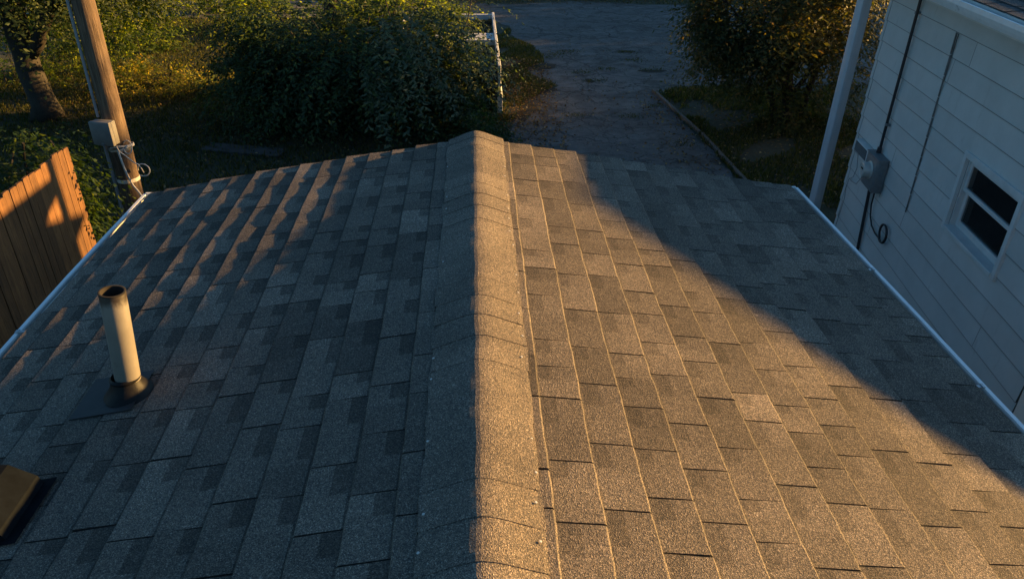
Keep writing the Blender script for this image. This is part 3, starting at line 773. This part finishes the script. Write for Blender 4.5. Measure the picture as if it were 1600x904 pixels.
def gutters():
    for side in (1, -1):
        mb = MB(); x0 = 2.035; zt = plane_z(side*2.05, 2)-.018
        prof = [(x0, zt-.02), (x0, zt-.115), (x0+.035, zt-.115), (x0+.05, zt-.085), (x0+.080, zt-.045), (x0+.080, zt-.004), (x0+.079, zt), (x0+.060, zt+.001), (x0+.059, zt-.010)]
        inner = [(x0+.059, zt-.004), (x0+.072, zt-.006), (x0+.072, zt-.045), (x0+.046, zt-.08), (x0+.032, zt-.108), (x0+.004, zt-.108), (x0+.004, zt-.02)]
        ysn = [Y_NEAR, 0, .5, 1, 1.5, 2, 2.5, 3, 3.5, 4, Y_FAR+.03]
        wob = [random.uniform(-.003, .003) for _ in ysn]; dzs = [plane_z(side*2.05, yq)-plane_z(side*2.05, 2) for yq in ysn]
        for j in range(len(ysn)-1):
            for pr, fl in ((prof, False), (inner, False)):
                for (a, b) in zip(pr[:-1], pr[1:]):
                    q = [(side*(a[0]+wob[j]), ysn[j], a[1]+dzs[j]), (side*(b[0]+wob[j]), ysn[j], b[1]+dzs[j]), (side*(b[0]+wob[j+1]), ysn[j+1], b[1]+dzs[j+1]), (side*(a[0]+wob[j+1]), ysn[j+1], a[1]+dzs[j+1])]
                    mb.quad(*(q if side > 0 else q[::-1]))
        ye = Y_FAR+.03
        de = dzs[-1]; mb.poly([(side*a, ye, b+de) for a, b in prof[:7]])
        trough_shade = MB()  # dark strip laid in the trough to stand for its shade
        for j in range(len(ysn)-1):
            q = [(side*(x0+.006), ysn[j], zt-.035+dzs[j]), (side*(x0+.071), ysn[j], zt-.035+dzs[j]), (side*(x0+.071), ysn[j+1], zt-.035+dzs[j+1]), (side*(x0+.006), ysn[j+1], zt-.035+dzs[j+1])]
            trough_shade.quad(*(q if side > 0 else q[::-1]))
        # folded end-cap lip and short return along the rake
        mb.box(min(side*(x0-.035), side*(x0+.064)), max(side*(x0-.035), side*(x0+.064)), ye-.004, ye+.010, zt+de-.03, zt+de+.005)
        g = gbuild(mb, 'gutter', M_gutter)
        trough_shade.v = [(v[0], v[1]-1.6, v[2]) for v in trough_shade.v]; trough_shade.build('trough_shade_strip', M_patch, g)
        # drip edge strip showing under the shingle ends
        d = MB(); z1 = plane_z(side*2.05, 2)-.006
        for j in range(len(ysn)-1):
            ya, yb, da, db = ysn[j], min(ysn[j+1], Y_FAR+.01), dzs[j], dzs[j+1]
            q = [(side*2.02, ya, z1+.002+da), (side*2.070, ya, z1-.009+da), (side*2.070, yb, z1-.009+db), (side*2.02, yb, z1+.002+db)]
            d.quad(*(q if side > 0 else q[::-1]))
            q = [(side*2.070, ya, z1-.009+da), (side*2.068, ya, z1-.03+da), (side*2.068, yb, z1-.03+db), (side*2.070, yb, z1-.009+db)]
            d.quad(*(q if side > 0 else q[::-1]))
        gbuild(d, 'drip_edge', M_gutter)
        for yh in ((2.98,) if side < 0 else (3.42, 2.42, 1.2)):
            h = MB(); h.box(-.040, .028, -.008, .008, -.004, .001); h.box(.020, .030, -.013, .013, -.002, .006); h.box(-.044, -.03, -.011, .011, -.001, .003)
            ho = h.build('gutter_hanger', M_strap, g); ho.location = (side*(x0+.030), yh-1.6, zt+.006+plane_z(side*2.05, yh)-plane_z(side*2.05, 2))
gutters()
def walls():
    mb = MB(); z1 = 2.36
    mb.box(-1.93, 1.93, -1.2, -1.08, 0, z1); mb.box(-1.93, 1.93, 4.28, 4.40, 0, z1)
    mb.box(-1.93, -1.81, -1.08, 4.28, 0, z1); mb.box(1.81, 1.93, -1.08, 4.28, 0, z1)
    for y in (-1.15, 4.38):
        mb.poly([(-1.93, y, z1), (1.93, y, z1), (0, y, 2.70)])
    gbuild(mb, 'wall', M_siding)
walls()

def vent_pipe():
    base = Vector((-1.322, 2.340, plane_z(-1.322, 2.34))); top = Vector((-1.284, 2.348, 4.35-1.363)); ax = (top-base).normalized(); L = (top-base).length
    mb = MB(); r = .0445
    lathe(mb, base-ax*.03, ax, [(0, r), (L*.3, r), (L*.6, r), (L+.03-.002, r), (L+.03, r-.001), (L+.03, r-.006), (L+.03-.004, r-.0060)], 40)
    p = gbuild(mb, 'vent_pipe', M_pvc, smooth=True, label='tan plastic plumbing vent pipe with a dark stained open top')
    mb = MB(); lathe(mb, base-ax*.03, ax, [(.12, .001), (.12, r-.0066)], 30); mb.v = [(v[0], v[1]-1.6, v[2]) for v in mb.v]; mb.build('pipe_bore', M_soot, p)
    mb = MB(); lathe(mb, top-ax*.004, ax, [(0, r+.0006), (.0045, r+.0003), (.0055, r-.003), (.0045, r-.0066), (-.02, r-.0070), (-.27, r-.0070)], 40)
    mb.v = [(v[0], v[1]-1.6, v[2]) for v in mb.v]; mb.build('pipe_rim', simple('sooty_rim', (.022, .017, .013), .9, 0, .3, 30), p, smooth=True)
    # rubber boot: collar, cone and flat flashing plate
    n = Vector((-PL, 0, 1)).normalized(); n = Vector((-math.sin(math.atan(PL)), 0, math.cos(math.atan(PL))))
    mb = MB(); b0 = base+n*.008
    lathe(mb, b0, (n+ax*1.2).normalized(), [(0, .092), (.006, .087), (.014, .079), (.030, .067), (.048, .057), (.062, .052), (.066, .055), (.072, .055), (.076, .050), (.080, .0465)], 40)
    mb.v = [(v[0], v[1]-1.6, v[2]) for v in mb.v]; mb.build('boot', M_boot, p, smooth=True)
    mb = MB(); 
    def fp(dx, dy): x = base.x+dx; y = base.y+dy; return (x, y-1.6, plane_z(x, y)+.0125)
    nx = 8; xa, xb_ = -.185, .05
    for i in range(nx):
        u0, u1 = xa+(xb_-xa)*i/nx, xa+(xb_-xa)*(i+1)/nx
        mb.quad(fp(u0, -.115), fp(u1, -.115), fp(u1, .12), fp(u0, .12))
    a = [fp(xa, -.115), fp(xa, .12)]; mb.quad(a[0], a[1], (a[1][0], a[1][1], a[1][2]-.005), (a[0][0], a[0][1], a[0][2]-.005))
    a = [fp(xa, -.115), fp(xb_, -.115)]; mb.quad(a[0], (a[0][0], a[0][1], a[0][2]-.005), (a[1][0], a[1][1], a[1][2]-.005), a[1])
    mb.build('flashing', simple('dark_flashing', (.028, .026, .026), .6, 0, .25, 16, .15, 60), p)
vent_pipe()

def roof_vent():
    """square exhaust hood, open on its downslope side"""
    cx, cy = -1.560, 1.785; s = MB(); z = plane_z(cx, cy)+.008
    # profile in x (downslope = -x): low back on the upslope side, tall mouth downslope
    ya, yb = cy-.125, cy+.115
    prof = [(.130, .004), (.108, .056), (.030, .106), (-.080, .110), (-.112, .088)]
    for yy0, yy1 in ((ya, yb),):
        for (a, b) in zip(prof[:-1], prof[1:]):
            s.quad((cx+a[0], yy0, z+a[1]-PL*0), (cx+a[0], yy1, z+a[1]), (cx+b[0], yy1, z+b[1]), (cx+b[0], yy0, z+b[1]))
    fl = [(-.118, 0.0), (.150, .004)]
    for yy, rev in ((ya, False), (yb, True)):
        pts = [(cx+a, yy, z+b) for a, b in prof] + [(cx-.105, yy, z-.015)] 
        s.poly(pts if rev else pts[::-1])
    hood = gbuild(s, 'roof_vent', M_hood, smooth=False, label='dark metal exhaust hood near the left eave')
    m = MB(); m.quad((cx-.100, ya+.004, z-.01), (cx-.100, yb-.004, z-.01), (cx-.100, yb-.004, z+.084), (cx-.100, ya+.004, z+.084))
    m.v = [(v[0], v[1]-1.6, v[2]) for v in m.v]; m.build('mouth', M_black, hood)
    f = MB()
    def fp(x, y): return (x, y-1.6, plane_z(x, y)+.0115)
    for i in range(6):
        x0, x1 = cx-.20+.36*i/6, cx-.20+.36*(i+1)/6
        f.quad(fp(x0, ya-.02), fp(x1, ya-.02), fp(x1, yb+.015), fp(x0, yb+.015))
    f.build('flange', M_hood, hood)
roof_vent()

# ------------------------------------------------------------ neighbour house
HT = Vector((.128, .9918, 0)).normalized()
house = empty('neighbour_house', (4.26, 5.68, 0), math.atan2(HT.y, HT.x), label='white lap-sided single-storey house with electric meter and sash window, right of the garage', cat='house')
# local frame: x along the wall (far = +), y outward (towards the garage), z up
S0, S1 = -1.34, 3.055; SW = -.74; ZL = 2.483; EX = .2186
def siding():
    mb = MB()
    joints = {0: [.9], 2: [1.28], 5: [], 6: [1.29], 7: [1.24, -2], 8: [], 9: [-.60, 2.0], 6+2: [-.59], 4: [], 11: [1.9]}
    wx0, wx1, wz0, wz1 = -.53, .44, 1.385, 2.06
    top = 3.16
    edges = [top] + [ZL - EX*k for k in range(0, 12) if ZL-EX*k > 0] + [0.0]
    edges = [top, ZL+2*EX, ZL+EX] + [ZL-EX*k for k in range(0, 12) if ZL-EX*k > .02] + [0.0]
    for k in range(len(edges)-1):
        zt, zb = edges[k], edges[k+1]
        cuts = [S0 if zt < 2.1 else S0+(zt-2.1)*1.2 if zt < 2.55 else SW] + sorted(j for j in {1: [.90], 2: [1.20], 4: [2.2], 6: [-.9], 7: [1.9], 9: [1.285], 10: [-.59], 11: [2.0], 5: [-.75]}.get(k, [])) + [S1-.055]
        for a, b in zip(cuts[:-1], cuts[1:]):
            segs = [(a+.003, b-.003)]
            if zb < wz1 and zt > wz0:                       # opening for the window
                new = []
                for s0, s1 in segs:
                    if s1 <= wx0 or s0 >= wx1: new.append((s0, s1)); continue
                    if s0 < wx0: new.append((s0, wx0))
                    if s1 > wx1: new.append((wx1, s1))
                    if zt > wz1: new.append((max(s0, wx0), min(s1, wx1), 'top'))
                    if zb < wz0: new.append((max(s0, wx0), min(s1, wx1), 'bot'))
                segs = new
            for sg in segs:
                s0, s1 = sg[0], sg[1]; t = 1 + random.uniform(-.035, .035)
                z0_, z1_ = zb, zt; yb_, yt_ = .016, .004
                if len(sg) == 3 and sg[2] == 'top': f = (zt-wz1)/(zt-zb); z0_ = wz1; yb_ = .004+.012*f
                if len(sg) == 3 and sg[2] == 'bot': f = (zt-wz0)/(zt-zb); z1_ = wz0; yt_ = .004+.012*f
                n = max(1, int((s1-s0)/.5))
                for i in range(n):
                    u0 = s0+(s1-s0)*i/n; u1 = s0+(s1-s0)*(i+1)/n
                    wv = lambda u: .0025*math.sin(u*3.1+k*1.7)
                    mb.quad((u1, yb_+wv(u1), z0_), (u0, yb_+wv(u0), z0_), (u0, yt_, z1_), (u1, yt_, z1_), tone=t)
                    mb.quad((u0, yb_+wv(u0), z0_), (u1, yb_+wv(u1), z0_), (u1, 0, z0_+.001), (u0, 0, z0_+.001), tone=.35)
                    if z0_ == zb: mb.quad((u1, yb_+wv(u1)+.0006, z0_), (u0, yb_+wv(u0)+.0006, z0_), (u0, yb_+wv(u0)+.0004, z0_+.0062), (u1, yb_+wv(u1)+.0004, z0_+.0062), tone=.36)  # dark drip line: grime and the lap's shadow put into the tone
        # metal corner cap of this course
        c0, c1 = S1-.055, S1+.018
        mb.quad((c1, .021, zb-.003), (c0, .021, zb-.003), (c0, .008, zt), (c1, .008, zt), tone=.97)
        mb.quad((c0, .021, zb-.003), (c0, .008, zt), (c0, 0, zt), (c0, .0, zb-.003), tone=.5)
        mb.quad((c1, .021, zb-.003), (c1, .008, zt), (c1, -.07, zt), (c1, -.07, zb-.003), tone=1.0)
        mb.quad((c0, .021, zb-.003), (c1, .021, zb-.003), (c1, -.07, zb-.003), (c0, -.07, zb-.003), tone=.4)
    # backing wall with window hole, side walls, far extension
    for (a, b, c, d) in ((S0, SW, 0, 2.05), (SW, wx0, 0, top), (wx1, S1, 0, top), (wx0, wx1, 0, wz0), (wx0, wx1, wz1, top)):
        mb.quad((b, 0, c), (a, 0, c), (a, 0, d), (b, 0, d), tone=.25)
    mb.box(S1-.10, S1-.002, -3.9, -.002, 0, top, tone=.95)
    mb.box(S0, S0+.1, -1.9, -.002, 0, 2.02, tone=.95); mb.box(SW, SW+.1, -1.9, -.002, 0, top, tone=.95)
    mb.quad((S0-.05, .05, 2.10), (SW, .05, 2.60), (SW, -1.9, 2.60), (S0-.05, -1.9, 2.10), tone=.6)
    mb.build('wall', M_siding, house)
siding()

def house_window():
    fr = MB()
    x0, x1, z0, z1 = -.53, .44, 1.385, 2.06
    t = .055
    fr.box(x0-t*.55, x0+.02, .0, .036, z0-.03, z1+.035, bev=.004); fr.box(x1-.02, x1+t*.55, .0, .036, z0-.03, z1+.035, bev=.004)
    fr.box(x0+.0205, x1-.0205, .0, .036, z1-.02, z1+.035, bev=.004)
    # reveal
    fr.box(x0+.020, x0+.036, -.09, -.001, z0, z1-.02); fr.box(x1-.036, x1-.020, -.09, -.001, z0, z1-.02); fr.box(x0+.036, x1-.036, -.09, -.001, z1-.036, z1-.0201)
    win = fr.build('window', M_trimwhite, house)
    sl = MB(); sl.box(x0+.0205, x1-.0205, -.085, .050, z0-.012, z0+.022, bev=.004); sl.box(x0+.03, x1-.03, -.001, .022, z0-.045, z0-.0125); sl.build('window_sill', M_trimwhite, win)
    zm = 1.765
    up = MB()                                                # upper sash (outer)
    up.box(x0+.037, x0+.075, -.045, -.015, zm-.018, z1-.037, bev=.003); up.box(x1-.075, x1-.037, -.045, -.015, zm-.018, z1-.037, bev=.003)
    up.box(x0+.0755, x1-.0755, -.045, -.012, zm-.018, zm+.018, bev=.003); up.box(x0+.0755, x1-.0755, -.045, -.015, z1-.07, z1-.037, bev=.003)
    us = up.build('sash', M_trimwhite, win)
    lo = MB()
    lo.box(x0+.037, x0+.085, -.08, -.048, z0+.023, zm+.010, bev=.003); lo.box(x1-.085, x1-.037, -.08, -.048, z0+.023, zm+.010, bev=.003)
    lo.box(x0+.0855, x1-.0855, -.08, -.048, z0+.023, z0+.085, bev=.003)
    ls = lo.build('sash', M_trimwhite, win)
    g = MB(); g.quad((x1-.07, -.03, zm), (x0+.07, -.03, zm), (x0+.07, -.03, z1-.06), (x1-.07, -.03, z1-.06)); g.build('pane', M_glass, win)
    g = MB(); g.quad((x1-.08, -.064, z0+.08), (x0+.08, -.064, z0+.08), (x0+.08, -.064, zm), (x1-.08, -.064, zm)); g.build('pane', M_glass, win)
    # room behind: dark interior with a pale stool rail glimpsed inside
    rm = MB(); rm.box(x0-.3, x1+.3, -1.2, -1.15, 1.0, 2.5); rm.box(x0-.3, x1+.3, -1.15, -.1, .98, 1.0); rm.box(x0-.34, x0-.3, -1.2, -.1, 1, 2.5); rm.box(x1+.3, x1+.34, -1.2, -.1, 1, 2.5); rm.box(x0-.3, x1+.3, -1.15, -.1, 2.5, 2.52)
    rm.box(x0+.05, x0+.30, -.20, -.17, z0+.055, z0+.085, tone=1); rm.build('room', M_innerwood, win)
    br = MB(); br.box(x0+.086, x0+.30, -.16, -.13, z0+.10, z0+.13, bev=.003); br.build('inner_rail', M_trimwhite, win)
house_window()

def house_roof():
    # eave: wing roof low slope; added unseen hip block behind it. house-local coordinates
    ov = .33; ze = 3.32; 
    mb = MB(); x0, x1 = SW-.012, S1+.30
    def strip(P, Q, Rr, T, n=26, tone=1.0):
        """plane P-Q (eave) to T-R (upper) broken into shingle courses"""
        P, Q, Rr, T = map(Vector, (P, Q, Rr, T))
        for i in range(n):
            a, b = i/n, (i+1)/n
            p0, p1 = P.lerp(T, a), Q.lerp(Rr, a); q0, q1 = P.lerp(T, b), Q.lerp(Rr, b)
            up = Vector((0, 0, .008)); m = max(2, int((p1-p0).length/.33)); off = random.random()/m
            prev = 0.0
            for j in range(m+1):
                u1 = min(1, (j+1)/m-off) if j < m else 1
                if u1-prev < 1e-4: continue
                tt = random.uniform(.8, 1.2)
                mb.quad(p0.lerp(p1, prev)+up, p0.lerp(p1, u1-.006)+up, q0.lerp(q1, u1-.006), q0.lerp(q1, prev), tone=tt)
                mb.quad(p0.lerp(p1, prev), p0.lerp(p1, u1), p0.lerp(p1, u1)+up, p0.lerp(p1, prev)+up, tone=.6); prev = u1
    # wing: low slope from the eave up to where the added hip block takes over
    wr = 2.2; wz = ze + wr*.12
    strip((x1, ov, ze), (x0, ov, ze), (x0, ov-wr, wz), (x1, ov-wr, wz), 16)
    strip((x0, ov-2*wr, ze), (x1, ov-2*wr, ze), (x1, ov-wr, wz), (x0, ov-wr, wz), 8)
    r = mb.build('roof', M_shingle2, house)
    g = MB()                                                  # fascia, soffit, gutter
    g.box(x0, x1, ov-.028, ov-.006, ze-.145, ze-.006)
    g.box(x0, x1, -.0, ov-.029, ze-.150, ze-.140)
    g.box(SW, S1, .0, .022, ze-.235, ze-.151, bev=.003)
    g.box(SW, S1, .0225, .04, ze-.19, ze-.1515, bev=.003)
    g.box(x0, x0+.02, -3.9, ov-.03, ze-.14, ze-.004); g.box(x1-.02, x1, -3.9, ov-.03, ze-.14, ze-.004)
    for yy in (x0, x1): g.poly([(yy+(.01 if yy == x0 else -.01), ov-.03, ze-.004), (yy+(.01 if yy == x0 else -.01), ov-wr, wz-.004), (yy+(.01 if yy == x0 else -.01), ov-2*wr, ze-.004)])
    g.build('fascia', M_trimwhite, house)
    gt = MB(); zt = ze-.012; y0 = ov-.004
    prof = [(y0, zt-.02), (y0, zt-.105), (y0+.045, zt-.105), (y0+.062, zt-.075), (y0+.078, zt-.04), (y0+.080, zt), (y0+.066, zt), (y0+.064, zt-.012), (y0+.072, zt-.04), (y0+.055, zt-.075), (y0+.04, zt-.097), (y0+.005, zt-.097)]
    for a, b in zip(prof[:-1], prof[1:]): gt.quad((x0, a[0], a[1]), (x1, a[0], a[1]), (x1, b[0], b[1]), (x0, b[0], b[1]))
    gt.poly([(x0, a, b) for a, b in prof[:6]]); gt.poly([(x1, a, b) for a, b in prof[:6]])
    gt.build('gutter', M_gutter, house, smooth=True)
house_roof()

def unseen_hip_block():
    """unseen hip-roofed block added right of the frame, shaped to shadow the garage roof"""
    mw = Matrix.Translation((4.26, 5.68, 0)) @ Matrix.Rotation(math.atan2(HT.y, HT.x), 4, 'Z'); inv = mw.inverted()
    L = lambda x, y, z: inv @ Vector((x, y, z))
    c = L(5.71, 2.83, 3.28)                                     # near hip corner of the eave
    ZE = 3.255; hw = 4.5; ln = 7.3; sl = .325
    A = Vector((c.x, c.y, ZE)); B = Vector((c.x+ln, c.y, ZE)); Cc = Vector((c.x+ln, c.y-2*hw, ZE)); D = Vector((c.x, c.y-2*hw, ZE))
    E = Vector((c.x+hw, c.y-hw, ZE+hw*sl)); F = Vector((c.x+ln, c.y-hw, ZE+hw*sl))
    mb = MB(); mb.poly([B, A, E, F]); mb.poly([A, D, E]); mb.poly([D, Cc, F, E]); mb.poly([Cc, B, F]); mb.build('shadow_hip_roof', M_shingle2, house)
    w_ = MB(); w_.box(c.x+.3, c.x+ln-.3, c.y-2*hw+.3, c.y-.3, 0, 3.22); w_.box(c.x+.02, c.x+ln-.02, c.y-2*hw+.02, c.y-.02, 3.221, 3.25)
    w_.build('unseen_front_block', M_siding, house)
unseen_hip_block()

def meter():
    b = MB(); bx0, bx1, bz0, bz1 = 1.935, 2.30, 1.055, 1.425
    b.box(bx0, bx1, .018, .130, bz0, bz1, bev=.008); b.box(bx0-.008, bx1+.008, .018, .138, bz1+.0005, bz1+.012, bev=.003); b.box(bx0+.02, bx1-.02, .1305, .136, bz0+.012, bz1-.012, bev=.003)
    m = b.build('meter_box', M_greymetal, house, smooth=True)
    d = MB(); lathe(d, (2.115, .13, 1.265), (0, 1, 0), [(.0, .100), (.012, .100), (.016, .092), (.018, .086), (.085, .082), (.092, .080), (.096, .070), (.094, .068), (.090, .066), (.089, .0005)], 36)
    dl = d.build('meter_dial', M_dial, m, smooth=True)
    f = MB(); f.box(2.085, 2.145, .2195, .2215, 1.272, 1.292); f.build('meter_display', M_black, m)
    f = MB(); f.box(2.10, 2.13, .2200, .2230, 1.232, 1.243); f.build('meter_badge', M_trimwhite, m)
    # neighbouring small cabinet with louvred front
    l = MB(); l.box(2.36, 2.80, .018, .105, 1.26, 1.395, bev=.006); lo = l.build('louvre_cabinet', M_trimwhite, house, smooth=True)
    g = MB()
    for k in range(6): g.box(2.39, 2.77, .1055, .113, 1.272+.018*k, 1.279+.018*k)
    g.build('louvre', M_greymetal, lo)
    g = MB(); g.box(2.385, 2.775, .1052, .107, 1.268, 1.385); g.build('grille', M_conduitgrey, lo)
    l = MB(); l.box(2.37, 2.76, .018, .045, 1.19, 1.215, bev=.003); l.build('cabinet_bracket', M_trimwhite, lo)
    # conduits
    c = MB(); c.tube([(2.205, .045, 1.50), (2.205, .045, 1.72), (2.19, .045, 3.0), (2.19, .045, 3.168)], .016, 12); c.tube([(2.205, .05, 1.40), (2.205, .05, 1.50)], [.030, .024], 12)
    cd = c.build('service_conduit', M_conduitblk, house, smooth=True)
    for z in (1.76, 2.93):
        s = MB(); s.tube([(2.200, .045, z-.012), (2.200, .045, z+.012)], .021, 12); s.box(2.165, 2.235, .018, .03, z-.012, z+.012); s.build('pipe_clip', M_greymetal, cd)
    c = MB(); c.tube([(2.205, .05, 1.09), (2.20, .04, .95), (2.10, .04, .30), (2.08, .04, -.02)], .018, 12); c.build('ground_conduit', M_conduitblk, house, smooth=True)
    c = MB(); pts = [(2.03, .06, 1.09), (2.03, .05, 1.0), (2.03, .05, .88), (2.0, .04, .76), (1.90, .04, .685), (1.76, .04, .655), (1.64, .04, .655)]
    # coil: three loops standing on the wall
    cx, cz, r = 1.54, .755, .098
    for k in range(0, 3*24+1):
        t = -2.3 - 2*math.pi*k/24; rr = r*(1+.05*math.sin(k*.37)); pts.append((cx-rr*math.cos(t)*1.0, .045+.004*(k/24), cz+rr*math.sin(t)*1.0))
    c.tube(pts, .0095, 8); c.build('spare_cable', M_cable, house, smooth='all')
    c = MB()
    c.tube([(2.78, .03, 1.30), (2.80, .04, 1.22), (2.72, .04, 1.05), (2.78, .035, .92), (2.90, .035, .84), (2.93, .03, .72), (2.90, .03, .58), (2.92, .03, .40), (2.96, .03, .2)], .0035, 6)
    c.tube([(2.34, .10, 1.24), (2.42, .08, 1.05), (2.60, .05, .90), (2.78, .04, .86), (2.92, .035, .86)], .0035, 6)
    c.build('thin_wire', M_greymetal, house, smooth='all'); c = MB()
    c.tube([(1.95, .12, 1.40), (1.90, .06, 1.25), (1.89, .04, 1.10), (1.93, .03, 1.02)], .003, 6)
    c.build('thin_wire', M_greymetal, house, smooth='all')
    # butt-joint strip lines running down the siding
    for (a, za, b, zb, wd) in ((1.290, 2.92, 1.245, 1.14, .010), (1.245, 2.92, 1.262, 2.49, .005)):
        s = MB(); n = 9
        for i in range(n):
            t0, t1 = i/n, (i+1)/n-.004; x0_, x1_ = a+(b-a)*t0, a+(b-a)*t1; z0_, z1_ = za+(zb-za)*t0, za+(zb-za)*t1; wdd = wd*random.uniform(.6, 1.1)
            s.box(min(x0_, x1_)-wdd, max(x0_, x1_)+wdd, .019, .0245, z1_, z0_)
        s.build('joint_strip', M_joint, house)
meter()

# ------------------------------------------------------------ white metal post
def post():
    root = empty('metal_post', (4.50, 9.10, 0), label='tall white square metal post beyond the garage, left of the white house', cat='post')
    mb = MB(); mb.box(-.060, .060, -.060, .060, 0, 4.5, bev=.006); o = mb.build('shaft', M_post, root, smooth=True)
    mb = MB(); mb.box(-.12, .12, -.12, .12, 0, .012); mb.build('base_plate', M_greymetal, root)
    mb = MB(); mb.box(-.066, .066, -.066, .066, 4.501, 4.52, bev=.004); mb.build('cap', M_post, root)
    root.rotation_euler = (0, R(.9), R(12))
post()

# ------------------------------------------------------------ utility pole
def upole():
    root = empty('utility_pole', (-4.20, 8.75, 0), label='weathered brown wooden utility pole with grey junction box and loose white cables', cat='utility pole')
    mb = MB(); n = 26
    pts = [(.0-.0+.030*(z/6), 0, z) for z in np.linspace(0, 7.5, n)]
    mb.tube(pts, [.128-.0045*z for z in np.linspace(0, 7.5, n)], 28, True, .035)
    mb.build('pole', M_pole, root, smooth='all')
    c = MB(); c.tube([(-.118, -.075, 1.62), (-.105, -.068, 4), (-.09, -.06, 7)], .017, 10); c.tube([(-.125, -.085, -.01), (-.125, -.085, 1.33)], .019, 10)
    c.build('conduit', M_greypvc, root, smooth=True)
    # junction box turned to the camera's left
    b = MB(); b.box(-.12, .12, -.075, .0, 0, .27, bev=.012); b.box(-.128, .128, -.135, -.078, -.004, .276, bev=.016)
    j = b.build('junction_box', M_boxpl, root, smooth=True); j.location = (-.015, -.14, 1.345); j.rotation_euler = (0, 0, R(-12))
    k = MB(); k.box(-.02, .02, -.150, -.1355, .0, .03, bev=.003); k.build('latch', M_greymetal, j)
    cb = MB()
    cb.tube([(.06, -.20, 1.31), (.07, -.19, 1.25), (.10, -.16, 1.20), (.14, -.14, 1.14), (.18, -.12, 1.08), (.215, -.11, 1.06), (.235, -.10, 1.0), (.25, -.10, .95)], .007, 7)
    loop = [(.25+.075*math.cos(t), -.10+.01*t, .985+.07*math.sin(t)) for t in np.linspace(-2.2, 3.4, 22)]; cb.tube(loop, .0075, 7)
    for q in range(3):
        cb.tube([(.02+.135*math.cos(t), .135*math.sin(t), 1.235+.015*q+.03*math.cos(t+q)) for t in np.linspace(-2.2, 1.0, 16)], .0085, 7)
    cb.tube([(.13+.05*math.cos(t), -.09+.02*math.sin(t), 1.265+.075*math.sin(t)) for t in np.linspace(0, 6.28, 18)], .007, 7)
    cb.tube([(.04, -.15, 1.24), (.055, -.155, 1.10), (.075, -.155, .95), (.11, -.155, .82), (.165, -.16, .72), (.22, -.18, .62), (.27, -.22, .52), (.32, -.28, .40)], .012, 8)
    cb.build('service_cable', M_whitecable, root, smooth='all')
    for z, hgt in ((1.235, .02), (.845, .022)):
        s = MB(); lathe(s, (.003, 0, z-hgt), (0, 0, 1), [(0, .1285), (0, .1315), (2*hgt, .1310), (2*hgt, .128)], 28); s.build('strap', M_whitecable if z < 1 else M_strap, root, smooth=True)
upole()

# ------------------------------------------------------------ wooden fence on the left
def fence():
    a = Vector((-3.90, 7.08, 0)); b = Vector((-3.81, 2.2, 0)); d = b-a; L = d.length
    root = empty('wooden_fence', a, math.atan2(d.y, d.x), label='tall vertical-board wooden fence left of the garage gutter', cat='fence')
    mb = MB(); s = 0.0
    while s < L:
        w_ = random.uniform(.102, .116); h = 1.845+random.uniform(-.012, .014); y = random.uniform(-.004, .004); tn = random.uniform(.72, 1.2)
        x0, x1 = s+.003, s+w_-.003; ear = .012
        lean = random.uniform(-.004, .004)
        out = [(x0, 0.03), (x1, 0.03), (x1+lean, h-ear), (x1-ear+lean, h), (x0+ear+lean, h), (x0+lean, h-ear)]
        f = [(p[0], y+.019, p[1]) for p in out]; g = [(p[0], y, p[1]) for p in out]
        mb.poly(f[::-1], tone=tn); mb.poly(g, tone=tn)
        for i in range(6): mb.quad(g[i], g[(i+1) % 6], f[(i+1) % 6], f[i], tone=tn*.8)
        s += w_
    mb.build('board_panel', M_fence, root)
    for z in (.35, 1.0, 1.6):
        r = MB(); r.box(0, L, -.044, -.004, z, z+.085); r.build('rail', M_fence, root)
    for s in (.10, 2.4, 4.6):
        r = MB(); r.box(s, s+.09, -.135, -.0445, 0, 1.75); r.build('fence_post', M_fence, root)
fence()

# ------------------------------------------------------------ unseen trees added to the right to shade the road and dapple the fence
def unseen_shade_tree(x, y, h, r, n, label, bz=None):
    root = empty('unseen_shade_tree', (x, y, 0), label=label, cat='tree', group='unseen trees added right of the road for shade')
    trunk_mesh((0, 0, 0), (0, 0, h*.7), .2, .08, [(.5, (r*.5, 0, h*.7), .06), (.5, (-r*.4, r*.3, h*.7), .06)]).build('trunk', M_bark, root)
    P = crown_shoots((0, 0, h*.5), (r, r, h*.45), n, .8, 10, .24 if n > 500 else .2, .6, (.2, .6), .7, 20, .42, .1)
    leaf_object('crown', *P, L_tree, root)
for i, (x, y, h, r, n, l) in enumerate([
    (20, 14.9, 7.9, 2.2, 230, 'added unseen sparse tree behind the white house roof'),
    (23.5, 21.9, 5.0, 3.0, 2000, 'added unseen small tree in front of the second and third roadside trees'),
    (22.5, 17.3, 4.7, 2.8, 1900, 'added unseen small tree in front of the first roadside tree'),
    (31, 21.5, 6.3, 3.8, 2000, 'added unseen rear tree of the roadside row, behind the second and third'),
    (31, 26.5, 6.6, 3.8, 2000, 'added unseen rear tree of the roadside row, behind the third and fourth'),
    (31.5, 31.0, 7.2, 3.8, 2000, 'added unseen rear tree of the roadside row, behind the fourth and farthest'),
    (26, 15.5, 5.2, 3.6, 2000, 'added unseen rounded tree nearest the white house, right of the road'),
    (27, 19.5, 5.6, 3.6, 2200, 'second added unseen rounded tree right of the road'),
    (27, 24.0, 5.6, 3.6, 2200, 'third added unseen rounded tree right of the road'),
    (27, 28.5, 6.0, 3.8, 2400, 'fourth added unseen rounded tree right of the road'),
    (28, 33.5, 6.8, 4.0, 2400, 'farthest added unseen rounded tree right of the road')]):
    unseen_shade_tree(x, y, h, r, n, l)
